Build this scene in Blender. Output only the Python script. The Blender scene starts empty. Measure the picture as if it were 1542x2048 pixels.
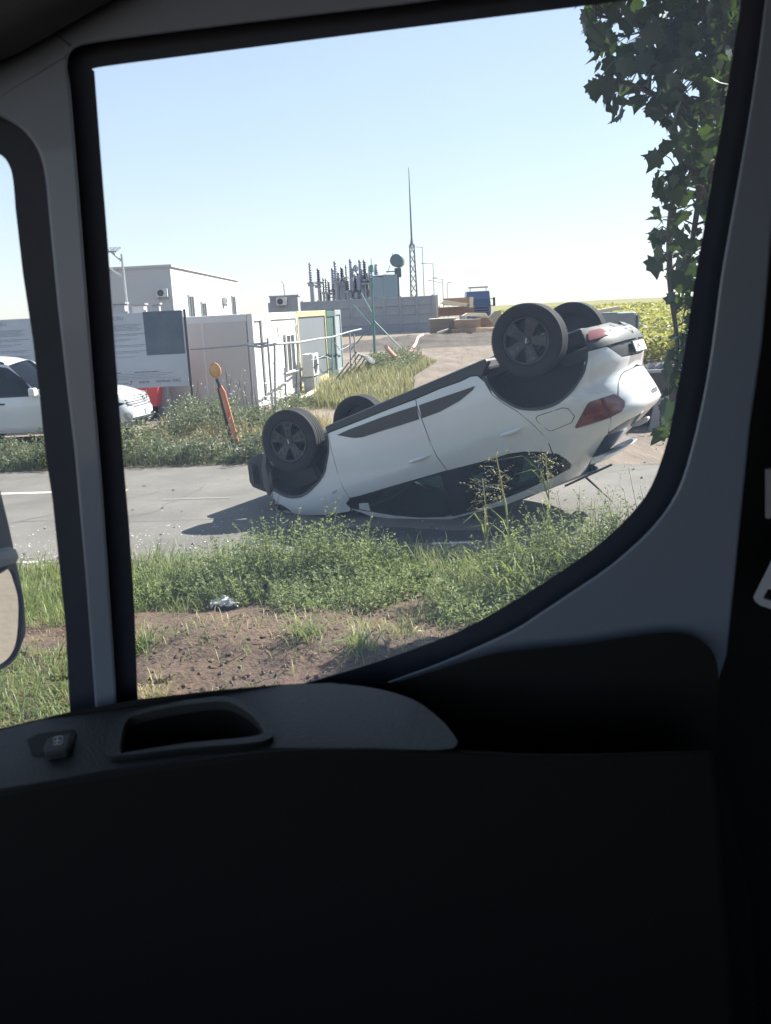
import bpy, bmesh, math, random
import numpy as np
from mathutils import Vector, Matrix
from mathutils.geometry import delaunay_2d_cdt
random.seed(7); RNG = np.random.default_rng(11)
SC = bpy.context.scene
COL = SC.collection

# ------------------------------------------------------------------ camera, sky, sun, exposure
FOC, PCX, PCY = 1850.0, 771.0, 1024.0            # focal length and centre, in photograph pixels
EYE = Vector((0.0, 0.0, 2.165))
PITCH, ROLL = math.radians(-12.3), math.radians(-2.9)
CR = (Matrix.Rotation(math.pi/2 + PITCH, 3, 'X') @ Matrix.Rotation(ROLL, 3, 'Z'))
cam_d = bpy.data.cameras.new('camera'); cam = bpy.data.objects.new('camera', cam_d); COL.objects.link(cam)
cam.matrix_world = Matrix.Translation(EYE) @ CR.to_4x4()
cam_d.sensor_fit = 'HORIZONTAL'; cam_d.sensor_width = 36.0; cam_d.lens = FOC/1542.0*36.0
cam_d.clip_start = 0.02; cam_d.clip_end = 3000.0
cam_d.dof.use_dof = True; cam_d.dof.focus_distance = 11.0; cam_d.dof.aperture_fstop = 20.0
SC.camera = cam

SUN_EL = math.radians(44.0)
SUN_AZ = math.atan2(0.83, 0.56)                   # clockwise from +Y: right of and beyond the wreck
sun_dir = Vector((math.sin(SUN_AZ)*math.cos(SUN_EL), math.cos(SUN_AZ)*math.cos(SUN_EL), math.sin(SUN_EL)))
W = bpy.data.worlds.new('World'); SC.world = W; W.use_nodes = True
wn = W.node_tree.nodes; wn.clear()
sky = wn.new('ShaderNodeTexSky'); sky.sky_type = 'NISHITA'; sky.sun_disc = False
sky.sun_elevation = SUN_EL; sky.sun_rotation = SUN_AZ
sky.air_density = 1.0; sky.dust_density = 0.25; sky.ozone_density = 1.6; sky.altitude = 60
bg = wn.new('ShaderNodeBackground'); bg.inputs['Strength'].default_value = 0.142
wo = wn.new('ShaderNodeOutputWorld')
gam = wn.new('ShaderNodeGamma'); gam.inputs[1].default_value = 0.5      # hazy summer sky: less contrast between zenith and horizon
tin = wn.new('ShaderNodeMix'); tin.data_type = 'RGBA'; tin.blend_type = 'MULTIPLY'; tin.inputs[0].default_value = 1.0; tin.inputs[7].default_value = (0.965, 0.985, 1.07, 1)
W.node_tree.links.new(sky.outputs[0], gam.inputs[0]); W.node_tree.links.new(gam.outputs[0], tin.inputs[6]); W.node_tree.links.new(tin.outputs[2], bg.inputs[0]); W.node_tree.links.new(bg.outputs[0], wo.inputs[0])
sl = bpy.data.lights.new('sun', 'SUN'); sl.energy = 5.0; sl.angle = math.radians(0.53); sl.color = (1.0, 0.955, 0.88)
so = bpy.data.objects.new('sun', sl); COL.objects.link(so)
so.rotation_euler = sun_dir.to_track_quat('Z', 'Y').to_euler(); so.location = (20, 20, 40)
SC.view_settings.view_transform = 'Standard'; SC.view_settings.look = 'None'
SC.view_settings.gamma = 1.0; SC.view_settings.use_curve_mapping = False
SC.view_settings.exposure = 1.72
SC.cycles.max_bounces = 10; SC.cycles.transparent_max_bounces = 24; SC.cycles.caustics_reflective = False
SC.cycles.caustics_refractive = False; SC.cycles.sample_clamp_indirect = 6.0

# ------------------------------------------------------------------ helpers
def ray(px, py): return (CR @ Vector(((px-PCX)/FOC, -(py-PCY)/FOC, -1.0)))
def at(px, py, Y):                                # the point that the photo shows at px, py, Y metres out
    d = ray(px, py); return EYE + d*(Y/d.y)
def gnd(px, py, z=0.0):
    d = ray(px, py); return EYE + d*((z-EYE.z)/d.z)
def onplane(px, py, p0, n):
    d = ray(px, py); return EYE + d*((p0-EYE).dot(n)/d.dot(n))

def tag(o, label=None, cat=None, group=None, kind=None):
    if label: o['label'] = label
    if cat: o['category'] = cat
    if group: o['group'] = group
    if kind: o['kind'] = kind
    return o
def link(o, parent=None):
    COL.objects.link(o)
    if parent is not None: o.parent = parent
    return o
def thing(name, label, cat, loc=(0, 0, 0), rz=0.0, group=None, mw=None):
    o = bpy.data.objects.new(name, None); COL.objects.link(o); o.empty_display_size = 0.2
    if mw is not None: o.matrix_world = mw
    else: o.location = loc; o.rotation_euler = (0, 0, rz)
    return tag(o, label, cat, group)
def copy_tree(o, parent=None):
    c = o.copy(); COL.objects.link(c)
    if parent is not None: c.parent = parent
    for ch in list(o.children): copy_tree(ch, c)
    return c
def mesh_np(name, v, f, m, parent=None, smooth=False, sharp=None):
    v = np.asarray(v, dtype=np.float32).reshape(-1, 3); f = np.asarray(f, dtype=np.int32)
    me = bpy.data.meshes.new(name); n, k = f.shape
    me.vertices.add(len(v)); me.vertices.foreach_set('co', v.ravel())
    me.loops.add(n*k); me.loops.foreach_set('vertex_index', f.ravel())
    me.polygons.add(n); me.polygons.foreach_set('loop_start', np.arange(0, n*k, k, dtype=np.int32))
    me.polygons.foreach_set('loop_total', np.full(n, k, dtype=np.int32))
    me.update(calc_edges=True); me.validate()
    me.polygons.foreach_set('use_smooth', np.full(len(me.polygons), smooth))
    if m is not None: me.materials.append(m)
    if sharp: me.set_sharp_from_angle(angle=math.radians(sharp))
    return link(bpy.data.objects.new(name, me), parent)

class MB:
    """collects shapes; build() links them as one mesh object"""
    def __init__(s): s.v = []; s.f = []
    def add(s, vs, fs):
        b = len(s.v); s.v += [tuple(p) for p in vs]; s.f += [tuple(i+b for i in q) for q in fs]; return s
    def box(s, c, size, rot=None):
        c = Vector(c); h = Vector(size)*0.5; vs = []
        for i in range(8):
            p = Vector(((1 if i & 1 else -1)*h.x, (1 if i & 2 else -1)*h.y, (1 if i & 4 else -1)*h.z))
            if rot is not None: p = rot @ p
            vs.append(c+p)
        return s.add(vs, [(0,2,3,1),(4,5,7,6),(0,1,5,4),(2,6,7,3),(0,4,6,2),(1,3,7,5)])
    def bar(s, a, b, r=0.03, r2=None, n=8, flat=None):
        a = Vector(a); b = Vector(b); d = b-a
        if d.length < 1e-6: return s
        q = d.to_track_quat('Z', 'Y'); r2 = r if r2 is None else r2; vs = []
        for k, (p, rr) in enumerate(((a, r), (b, r2))):
            for i in range(n):
                t = 2*math.pi*(i+0.5)/n
                vs.append(p + q @ Vector((rr*math.cos(t), rr*math.sin(t)*(flat or 1), 0)))
        fs = [(i, (i+1) % n, n+(i+1) % n, n+i) for i in range(n)]
        fs += [tuple(range(n-1, -1, -1)), tuple(range(n, 2*n))]
        return s.add(vs, fs)
    def tube(s, pts, r=0.02, n=6):
        pts = [Vector(p) for p in pts]; rr = r if isinstance(r, (list, tuple)) else [r]*len(pts)
        b = len(s.v)
        for i, p in enumerate(pts):
            d = (pts[min(i+1, len(pts)-1)] - pts[max(i-1, 0)]).normalized(); q = d.to_track_quat('Z', 'Y')
            for k in range(n):
                t = 2*math.pi*k/n; s.v.append(tuple(p + q @ Vector((rr[i]*math.cos(t), rr[i]*math.sin(t), 0))))
        for i in range(len(pts)-1):
            for k in range(n): s.f.append((b+i*n+k, b+i*n+(k+1) % n, b+(i+1)*n+(k+1) % n, b+(i+1)*n+k))
        s.f.append(tuple(b+k for k in range(n-1, -1, -1))); s.f.append(tuple(b+(len(pts)-1)*n+k for k in range(n)))
        return s
    def lathe(s, prof, n=24, axis='Z', o=(0, 0, 0), closed=False):
        b = len(s.v); o = Vector(o); m = len(prof)
        for (r, h) in prof:
            for k in range(n):
                t = 2*math.pi*k/n; c, d = r*math.cos(t), r*math.sin(t)
                p = {'Z': (c, d, h), 'Y': (c, h, d), 'X': (h, c, d)}[axis]
                s.v.append(tuple(Vector(p)+o))
        for i in range(m if closed else m-1):
            j = (i+1) % m
            for k in range(n):
                q = (b+i*n+k, b+i*n+(k+1) % n, b+j*n+(k+1) % n, b+j*n+k); s.f.append(q)
        return s
    def disc(s, c, r, axis='Y', n=24, flip=False):
        c = Vector(c); vs = []
        for k in range(n):
            t = 2*math.pi*k/n; a, b = r*math.cos(t), r*math.sin(t)
            vs.append(c+Vector({'Z': (a, b, 0), 'Y': (a, 0, b), 'X': (0, a, b)}[axis]))
        return s.add(vs, [tuple(range(n))[::-1 if flip else 1]])
    def prism(s, pts, d):
        n = len(pts); d = Vector(d); pts = [Vector(p) for p in pts]
        return s.add(pts+[p+d for p in pts], [tuple(range(n-1, -1, -1)), tuple(range(n, 2*n))] + [(i, (i+1) % n, n+(i+1) % n, n+i) for i in range(n)])
    def build(s, name, m, parent=None, smooth=False, bevel=0.0, sharp=35, seg=2):
        me = bpy.data.meshes.new(name); me.from_pydata(s.v, [], s.f); me.update()
        bm = bmesh.new(); bm.from_mesh(me); bmesh.ops.recalc_face_normals(bm, faces=bm.faces); bm.to_mesh(me); bm.free()
        if m is not None: me.materials.append(m)
        if smooth:
            me.polygons.foreach_set('use_smooth', np.full(len(me.polygons), True)); me.set_sharp_from_angle(angle=math.radians(sharp))
        o = link(bpy.data.objects.new(name, me), parent)
        if bevel:
            md = o.modifiers.new('bevel', 'BEVEL'); md.width = bevel; md.segments = seg; md.limit_method = 'ANGLE'; md.angle_limit = math.radians(40)
        return o

def pip(P, poly):                                 # points inside a polygon
    P = np.asarray(P); poly = np.asarray(poly); x, y = P[:, 0], P[:, 1]; r = np.zeros(len(P), bool)
    j = len(poly)-1
    for i in range(len(poly)):
        xi, yi = poly[i]; xj, yj = poly[j]
        with np.errstate(divide='ignore', invalid='ignore'):
            r ^= ((yi > y) != (yj > y)) & (x < (xj-xi)*(y-yi)/(yj-yi)+xi)
        j = i
    return r
def spline(pts, n=5, closed=True):                # Catmull-Rom through the points
    pts = [np.array(p, float) for p in pts]; N = len(pts); out = []
    for i in range(N if closed else N-1):
        g = lambda k: pts[k % N] if closed else pts[min(max(k, 0), N-1)]
        p0, p1, p2, p3 = g(i-1), g(i), g(i+1), g(i+2)
        for k in range(n):
            t = k/n
            out.append(0.5*((2*p1)+(-p0+p2)*t+(2*p0-5*p1+4*p2-p3)*t*t+(-p0+3*p1-3*p2+p3)*t**3))
    if not closed: out.append(pts[-1])
    return [tuple(p) for p in out]
def area2(p): p = np.asarray(p); q = np.roll(p, -1, 0); return 0.5*np.sum(p[:, 0]*q[:, 1]-q[:, 0]*p[:, 1])
def inset(poly, d):
    P = np.asarray(poly, float); s = 1 if area2(P) > 0 else -1
    e = np.roll(P, -1, 0)-P; L = np.linalg.norm(e, axis=1, keepdims=True); L[L < 1e-9] = 1; e = e/L
    n = np.stack([-e[:, 1], e[:, 0]], 1)*s; a = np.roll(n, 1, 0); b = n
    m = a+b; ml = np.sum(m*m, 1, keepdims=True); ml[ml < 1.1] = 1.1
    return P + d*2*m/ml
def cdt(outer, holes=(), grid=None):
    pts = []; edges = []
    for lp in [outer]+list(holes):
        b = len(pts); n = len(lp); pts += [Vector((float(p[0]), float(p[1]))) for p in lp]; edges += [(b+i, b+(i+1) % n) for i in range(n)]
    if grid:
        O = np.asarray(outer); gx = grid if isinstance(grid, (int, float)) else grid[0]; gy = grid if isinstance(grid, (int, float)) else grid[1]
        X, Y = np.meshgrid(np.arange(O[:, 0].min()+gx*.5, O[:, 0].max(), gx), np.arange(O[:, 1].min()+gy*.5, O[:, 1].max(), gy))
        Q = np.stack([X.ravel(), Y.ravel()], 1)
        if len(Q):
            ok = pip(Q, outer)
            for h in holes: ok &= ~pip(Q, h)
            pts += [Vector((float(a), float(b))) for a, b in Q[ok]]
    r = delaunay_2d_cdt(pts, edges, [], 0, 1e-6)
    V = np.array([tuple(p) for p in r[0]]); T = np.array([t for t in r[2] if len(t) == 3])
    c = V[T].mean(1); ok = pip(c, outer)
    for h in holes: ok &= ~pip(c, h)
    return V, T[ok]
def solid(name, outer, holes, front, back, m, parent=None, grid=None, smooth=True, bevel=0, seg=3, sharp=40, nfn=None):
    """a plate: outline in 2D, front(u,v) and back(u,v) give its two faces in 3D"""
    V, T = cdt(outer, holes, grid)
    A = [front(*p) for p in V]; B = [back(*p) for p in V]; n = len(V)
    cnt = {}
    for t in T:
        for i in range(3):
            a, b = int(t[i]), int(t[(i+1) % 3]); cnt[(a, b)] = 1
    F = [tuple(int(i) for i in t) for t in T] + [tuple(int(i)+n for i in t[::-1]) for t in T]
    F += [(b, a, a+n, b+n) for (a, b) in cnt if (b, a) not in cnt]
    mb = MB(); mb.v = [tuple(p) for p in A]+[tuple(p) for p in B]; mb.f = F
    o = mb.build(name, m, parent, smooth=smooth, sharp=sharp)
    if nfn is not None:                           # the true normals of the curved skin, so that it shades without facets
        NN = np.array([nfn(*p) for p in V]); me = o.data; ln = np.zeros((len(me.loops), 3))
        for pg in me.polygons:
            nv = pg.normal
            for li, vi in zip(pg.loop_indices, pg.vertices):
                if len(pg.vertices) == 3 and vi < n: q = NN[vi]; ln[li] = q if q @ np.array(nv) > 0 else -q
                else: ln[li] = nv
        me.normals_split_custom_set([tuple(q) for q in ln])
    if bevel:
        md = o.modifiers.new('bevel', 'BEVEL'); md.width = bevel; md.segments = seg; md.limit_method = 'ANGLE'; md.angle_limit = math.radians(50)
    return o
def text(name, body, size, m, parent, mw, depth=0.002, align='LEFT', shear=0.0, bold=0.0):
    cu = bpy.data.curves.new(name, 'FONT'); cu.body = body; cu.size = size; cu.extrude = depth; cu.align_x = align; cu.shear = shear
    cu.offset = bold
    tmp = bpy.data.objects.new(name, cu); me = bpy.data.meshes.new_from_object(tmp); me.materials.clear(); me.materials.append(m); bpy.data.objects.remove(tmp)
    o = link(bpy.data.objects.new(name, me), parent); o.matrix_local = mw; return o

# ------------------------------------------------------------------ materials
def pm(name, col, rough=0.6, metal=0.0, var=0.0, vscale=4.0, bump=0.0, bscale=60.0, coat=0.0, spec=0.5, col2=None, stretch=None, det=6, island=0.0):
    m = bpy.data.materials.new(name); m.use_nodes = True; nt = m.node_tree; N = nt.nodes; L = nt.links
    b = N['Principled BSDF']; b.inputs['Roughness'].default_value = rough; b.inputs['Metallic'].default_value = metal
    b.inputs['Specular IOR Level'].default_value = spec
    if coat: b.inputs['Coat Weight'].default_value = coat; b.inputs['Coat Roughness'].default_value = 0.04
    c = tuple(col)+(1,); b.inputs['Base Color'].default_value = c
    tc = N.new('ShaderNodeTexCoord'); src = tc.outputs['Object']
    if stretch:
        mp = N.new('ShaderNodeMapping'); mp.inputs['Scale'].default_value = stretch; L.new(src, mp.inputs[0]); src = mp.outputs[0]
    last = None
    if var or col2:
        nz = N.new('ShaderNodeTexNoise'); nz.inputs['Scale'].default_value = vscale; nz.inputs['Detail'].default_value = det; nz.inputs['Roughness'].default_value = 0.65
        L.new(src, nz.inputs['Vector'])
        mx = N.new('ShaderNodeMix'); mx.data_type = 'RGBA'
        rp = N.new('ShaderNodeMapRange'); rp.inputs[1].default_value = 0.3; rp.inputs[2].default_value = 0.7; L.new(nz.outputs[0], rp.inputs[0]); L.new(rp.outputs[0], mx.inputs[0])
        a = col2 if col2 else tuple(x*(1-var) for x in col); d = col if col2 else tuple(min(1, x*(1+var)) for x in col)
        mx.inputs[6].default_value = tuple(a)+(1,); mx.inputs[7].default_value = tuple(d)+(1,); last = mx.outputs[2]
    if island:
        g = N.new('ShaderNodeNewGeometry'); h = N.new('ShaderNodeHueSaturation'); mr = N.new('ShaderNodeMapRange')
        mr.inputs[3].default_value = 1-island; mr.inputs[4].default_value = 1+island; L.new(g.outputs['Random Per Island'], mr.inputs[0]); L.new(mr.outputs[0], h.inputs['Value'])
        if last is None: h.inputs['Color'].default_value = c
        else: L.new(last, h.inputs['Color'])
        last = h.outputs[0]
    if last is not None: L.new(last, b.inputs['Base Color'])
    if bump:
        n2 = N.new('ShaderNodeTexNoise'); n2.inputs['Scale'].default_value = bscale; n2.inputs['Detail'].default_value = 8; L.new(src, n2.inputs['Vector'])
        bp = N.new('ShaderNodeBump'); bp.inputs['Strength'].default_value = bump; bp.inputs['Distance'].default_value = 0.02; L.new(n2.outputs[0], bp.inputs['Height']); L.new(bp.outputs[0], b.inputs['Normal'])
    return m
def leafm(name, col, col2, trans=0.35, rough=0.55, island=0.35, tcol=None):
    m = pm(name, col, rough, var=0.1, vscale=0.9, col2=col2, island=island); nt = m.node_tree; N = nt.nodes; L = nt.links
    b = N['Principled BSDF']; out = N['Material Output']; t = N.new('ShaderNodeBsdfTranslucent'); mx = N.new('ShaderNodeMixShader'); mx.inputs[0].default_value = trans
    t.inputs[0].default_value = tuple(tcol or [c*1.6 for c in col])+(1,)
    L.new(b.outputs[0], mx.inputs[1]); L.new(t.outputs[0], mx.inputs[2]); L.new(mx.outputs[0], out.inputs[0]); return m
def glassm(name, tint, refl=0.08, haze=0.0, hcol=(1, 1, 1), rough=0.0):
    """a thin pane: what passes straight through, a weak mirror image, and a film of dust that scatters"""
    m = bpy.data.materials.new(name); m.use_nodes = True; N = m.node_tree.nodes; L = m.node_tree.links; N.remove(N['Principled BSDF'])
    out = N['Material Output']; t = N.new('ShaderNodeBsdfTransparent'); t.inputs[0].default_value = tuple(tint)+(1,)
    g = N.new('ShaderNodeBsdfGlossy'); g.inputs['Roughness'].default_value = rough
    lw = N.new('ShaderNodeLayerWeight'); lw.inputs[0].default_value = 0.25
    ml = N.new('ShaderNodeMath'); ml.operation = 'MULTIPLY_ADD'; ml.inputs[1].default_value = 0.6 if refl > 0 else 0.06; ml.inputs[2].default_value = refl*0.5; L.new(lw.outputs['Fresnel'], ml.inputs[0])
    mx = N.new('ShaderNodeMixShader'); L.new(ml.outputs[0], mx.inputs[0]); L.new(t.outputs[0], mx.inputs[1]); L.new(g.outputs[0], mx.inputs[2]); last = mx.outputs[0]
    if haze:
        d = N.new('ShaderNodeBsdfTranslucent'); d.inputs[0].default_value = tuple(hcol)+(1,)
        nz = N.new('ShaderNodeTexNoise'); nz.inputs['Scale'].default_value = 6; nz.inputs['Detail'].default_value = 5
        tc = N.new('ShaderNodeTexCoord'); L.new(tc.outputs['Object'], nz.inputs['Vector'])
        mr = N.new('ShaderNodeMapRange'); mr.inputs[1].default_value = 0.25; mr.inputs[2].default_value = 0.75; mr.inputs[3].default_value = haze*0.8; mr.inputs[4].default_value = haze*1.2; L.new(nz.outputs[0], mr.inputs[0])
        m2 = N.new('ShaderNodeMixShader'); L.new(mr.outputs[0], m2.inputs[0]); L.new(last, m2.inputs[1]); L.new(d.outputs[0], m2.inputs[2]); last = m2.outputs[0]
    L.new(last, out.inputs[0]); return m

M = dict(
    scuff_glint=pm('scuff_glint', (0.30, 0.31, 0.33), .7, var=.4, vscale=30),
    asphalt=pm('asphalt', (0.136, 0.124, 0.109), 0.9, var=0.27, vscale=0.8, bump=0.5, bscale=140, det=10),
    line=pm('road_paint', (0.48, 0.47, 0.44), 0.8, var=0.4, vscale=11, bump=0.3),
    earth=pm('site_earth', (0.215, 0.17, 0.13), 0.95, var=0.3, vscale=0.35, bump=0.6, bscale=9, col2=(0.125, 0.097, 0.072)),
    soil=pm('dug_soil', (0.112, 0.068, 0.043), 0.95, vscale=2.6, bump=1.0, bscale=26, col2=(0.052, 0.034, 0.024), det=9),
    track=pm('track', (0.20, 0.155, 0.118), 0.95, vscale=1.0, bump=1.0, bscale=7, col2=(0.085, 0.064, 0.048), stretch=(1.8, .35, 1)),
    mound=pm('mound', (0.068, 0.054, 0.044), 0.95, var=0.4, vscale=1.2, bump=1.0, bscale=5),
    white=pm('car_white', (0.61, 0.635, 0.66), 0.30, coat=1.0, var=0.05, vscale=1.7, det=9, bump=0.09, bscale=2.4),
    seam=pm('seam_black', (0.006, 0.006, 0.007), 0.7),
    clad=pm('cladding', (0.03, 0.031, 0.033), 0.55, var=0.15, vscale=8, bump=0.1, bscale=200),
    strip=pm('door_strip', (0.012, 0.013, 0.015), 0.35),
    trimb=pm('gloss_black', (0.008, 0.009, 0.011), 0.15),
    tyre=pm('tyre', (0.013, 0.0135, 0.015), 0.85, var=0.3, vscale=7, bump=0.3, bscale=90),
    rim=pm('wheel_cover', (0.020, 0.022, 0.028), 0.42, var=0.2, vscale=10),
    rim2=pm('wheel_inner', (0.012, 0.013, 0.016), 0.5, metal=0.3),
    steel=pm('steel', (0.42, 0.42, 0.42), 0.35, metal=0.9),
    lamp=pm('tail_lamp', (0.105, 0.006, 0.013), 0.08, coat=1.0),
    lampd=pm('tail_lamp_bar', (0.22, 0.012, 0.018), 0.1, coat=1.0),
    refl=pm('reflector', (0.24, 0.085, 0.085), 0.12, coat=0.6, var=0.2, vscale=60),
    plate=pm('plate_white', (0.75, 0.75, 0.72), 0.5),
    ink=pm('ink', (0.012, 0.012, 0.014), 0.6),
    dark=pm('interior_black', (0.012, 0.013, 0.016), 0.8),
    seat=pm('seat_fabric', (0.02, 0.021, 0.026), 0.9, var=0.3, vscale=30),
    cglass=glassm('car_glass', (0.36, 0.45, 0.47), 0.05),
    cglass2=glassm('car_glass_dark', (0.035, 0.04, 0.045), 0.16),
    grey=pm('grey_paint', (0.33, 0.34, 0.35), 0.6, var=0.12, vscale=2),
)

# ------------------------------------------------------------------ the ground, the road
def quadsheet(name, pts, m, z): return MB().add([(p[0], p[1], z) for p in pts], [tuple(range(len(pts)))]).build(name, m)
tag(quadsheet('ground', [(-900, -600), (900, -600), (900, 1600), (-900, 1600)], M['earth'], 0.0), kind='structure')
NE = lambda x: 8.11 - 0.083*x                     # near and far edge of the road
FE = lambda x: 13.46 - 0.118*x
nb = [(x, NE(x)+0.05*math.sin(x*3.1)+0.03*math.sin(x*7.7)) for x in np.arange(-9, 9.01, .25)]
rd = [(-160, NE(-160))]+nb+[(160, NE(160)), (160, FE(160)), (-160, FE(-160))]
tag(quadsheet('road', rd, M['asphalt'], 0.004), kind='structure')
# painted lines
mk = MB()
mk.add([(x, y, .008) for x, y in [(-30, 15.2), (-30, 15.32), (-3.4, 12.13), (-3.4, 12.01)]], [(0, 3, 2, 1)])
tag(mk.build('edge_line', M['line']), kind='structure')
def dash(x0, x1, off, w):
    return tag(MB().add([(x0, NE(x0)+off, .008), (x1, NE(x1)+off, .008), (x1, NE(x1)+off+w, .008), (x0, NE(x0)+off+w, .008)], [(0, 1, 2, 3)]).build('edge_line', M['line']), kind='structure')
dash(0.42, 0.80, 0.30, 0.07)['label'] = 'short worn white dash in the shade of the wreck'; dash(-3.75, -3.3, 0.06, 0.06)
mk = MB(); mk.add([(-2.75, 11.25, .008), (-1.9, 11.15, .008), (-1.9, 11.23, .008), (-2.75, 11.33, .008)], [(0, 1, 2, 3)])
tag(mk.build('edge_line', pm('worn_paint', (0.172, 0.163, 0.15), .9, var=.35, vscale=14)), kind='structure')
# oil and fluid that ran out under the wreck, glass scattered on the asphalt
crk = MB()                                       # old cracks and tar seams in the asphalt
def crack(x, y, dx, dy, n, w=.007):
    P = [(x, y)]
    for i in range(n): x += dx+RNG.normal(0, .06); y += dy+RNG.normal(0, .05); P.append((x, y))
    for (a, b), (c, d) in zip(P[:-1], P[1:]):
        l = math.hypot(c-a, d-b)+1e-6; ox, oy = -(d-b)/l*w*RNG.uniform(.3, 1), (c-a)/l*w*RNG.uniform(.3, 1)
        crk.add([(a-ox, b-oy, .0062), (c-ox, d-oy, .0062), (c+ox, d+oy, .0062), (a+ox, b+oy, .0062)], [(0, 1, 2, 3)])
crack(-6, 10.6, .22, -.02, 46); crack(-3.2, 9.0, .05, .2, 17); crack(-2.0, 12.9, .2, -.03, 12); crack(1.9, 8.4, .06, .2, 18); crack(-5.2, 8.9, .1, .16, 20); crack(2.2, 11.5, .2, .03, 12); crack(-1.5, 8.3, .18, .03, 9)
tag(crk.build('road_cracks', pm('tar', (.085, .081, .075), .8, var=.3)), kind='stuff')
sp = [(-1.3, 8.75), (-.6, 8.55), (.5, 8.5), (1.25, 8.6), (1.3, 8.75), (.6, 8.85), (.1, 9.2), (-.5, 9.3), (-1.0, 9.4), (-1.35, 9.2)]
tag(quadsheet('oil_stain', spline([(a+RNG.normal(0, .05), b+RNG.normal(0, .04)) for a, b in sp], 5), pm('oil', (0.045, 0.045, 0.046), 0.5, var=.4, vscale=5), 0.0075), kind='structure')
def scatter_bits(name, n, fx, m, s0, s1, kind='stuff', flat=.3):
    V = []; F = []
    for i in range(n):
        x, y, z = fx(); r = RNG.uniform(s0, s1); a = RNG.uniform(0, 6.28); b = len(V)
        for k in range(4):
            t = a+k*1.57+RNG.uniform(-.4, .4); rr = r*RNG.uniform(.5, 1.2); V.append((x+rr*math.cos(t), y+rr*math.sin(t), z+RNG.uniform(0, flat)*r))
        V.append((x, y, z+r*RNG.uniform(flat, flat*2.5)))
        F += [(b+k, b+(k+1) % 4, b+4) for k in range(4)]
    return tag(mesh_np(name, V, F, m), kind=kind)
def gl():
    if RNG.random() < .62: x = RNG.normal(-3.0, .8); y = RNG.normal(9.1, .45)
    else: x = RNG.uniform(-2, 2.6); y = RNG.uniform(8.3, 10.6)
    return x, y, .006
scatter_bits('glass_shards', 520, gl, pm('shard', (0.85, 0.88, 0.88), 0.15), .004, .013)
def gr(): x = RNG.uniform(-5, 4.5); return x, NE(x)+abs(RNG.normal(0, .22)), .006
scatter_bits('gravel', 1500, gr, pm('pebble', (0.22, 0.18, 0.14), .9, island=.5, var=.1), .006, .022)
def dk(): return RNG.uniform(-4, 4), RNG.uniform(8.2, 12.5), .006
scatter_bits('plastic_debris', 130, dk, M['clad'], .008, .03)

# dug soil in front of the verge, with its heap
def soil_h(x, y):
    h = 0.16*np.exp(-(((x+0.95)/0.75)**2+((y-5.75)/0.42)**2)) + 0.12*np.exp(-(((x+2.6)/0.4)**2+((y-5.6)/0.5)**2)) + 0.06*np.exp(-(((x-.1)/.6)**2+((y-5.3)/.4)**2))
    for a, b, s, k in ((2.1, 3.3, .018, 0), (5.2, -4.1, .014, 1.3), (9.7, 7.3, .010, 2.1), (-13, 17, .008, .4), (23, 19, .006, 3), (37, -31, .004, 1)):
        h = h + s*np.sin(a*x+b*y+k)*np.cos(b*.7*x-a*.8*y+k*2)
    return h+0.05
xs = np.arange(-7, 6.001, .045); ys = np.arange(2.2, 6.9, .045); X, Y = np.meshgrid(xs, ys)
fade = np.clip((6.9-Y)/.5, 0, 1)*np.clip((Y-2.2)/.4, 0, 1)
Z = (soil_h(X, Y)+RNG.normal(0, .006, X.shape))*fade - .012*(1-fade)
nx, ny = len(xs), len(ys); I = np.arange(nx*ny).reshape(ny, nx)
F = np.stack([I[:-1, :-1], I[:-1, 1:], I[1:, 1:], I[1:, :-1]], -1).reshape(-1, 4)
tag(mesh_np('soil_heap', np.stack([X, Y, Z], -1), F, M['soil'], smooth=True), kind='structure')
def cl():
    x = RNG.uniform(-4, 2.4); y = RNG.uniform(3.4, 6.3); return x, y, float(soil_h(np.float64(x), np.float64(y)))-.004
scatter_bits('soil_clods', 6500, cl, pm('clod', (0.098, 0.059, 0.039), .95, island=.45, var=.1), .005, .026, flat=.38)
def st():
    x = RNG.uniform(-4, 2.4); y = RNG.uniform(3.4, 6.4); return x, y, float(soil_h(np.float64(x), np.float64(y)))
# far verge base and the dirt track that leads to the site
vb = [(-60, FE(-60)+.1), (0.4, FE(.4)+.1), (0.2, 15.6), (-1.0, 17.0), (-60, 24)]
tag(quadsheet('verge_earth', vb, pm('verge_soil', (0.19, 0.15, 0.10), .95, col2=(.11, .10, .055), vscale=2.5, bump=.6, bscale=15), .004), kind='structure')
trk = [(0.6, FE(.6)-.1), (7.5, FE(7.5)-.1), (7.0, 20), (8.4, 34), (10, 52), (13, 66), (3, 66), (2.4, 45), (1.3, 32), (0.4, 22)]
tag(quadsheet('dirt_track', spline(trk, 4), M['track'], .006), kind='structure')
def rub(): y = 14.5+RNG.random()**1.6*34; return RNG.uniform(-1.2, 5.5)+y*.10, y, .006
scatter_bits('rubble', 1500, rub, pm('rubble_stone', (.27, .22, .17), .95, island=.35, var=.2), .012, .05, flat=.35)
def rub2(): return RNG.uniform(2.5, 7.5), RNG.uniform(13, 20), .006
scatter_bits('rubble', 500, rub2, bpy.data.materials['rubble_stone'], .008, .035, flat=.35)
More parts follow.
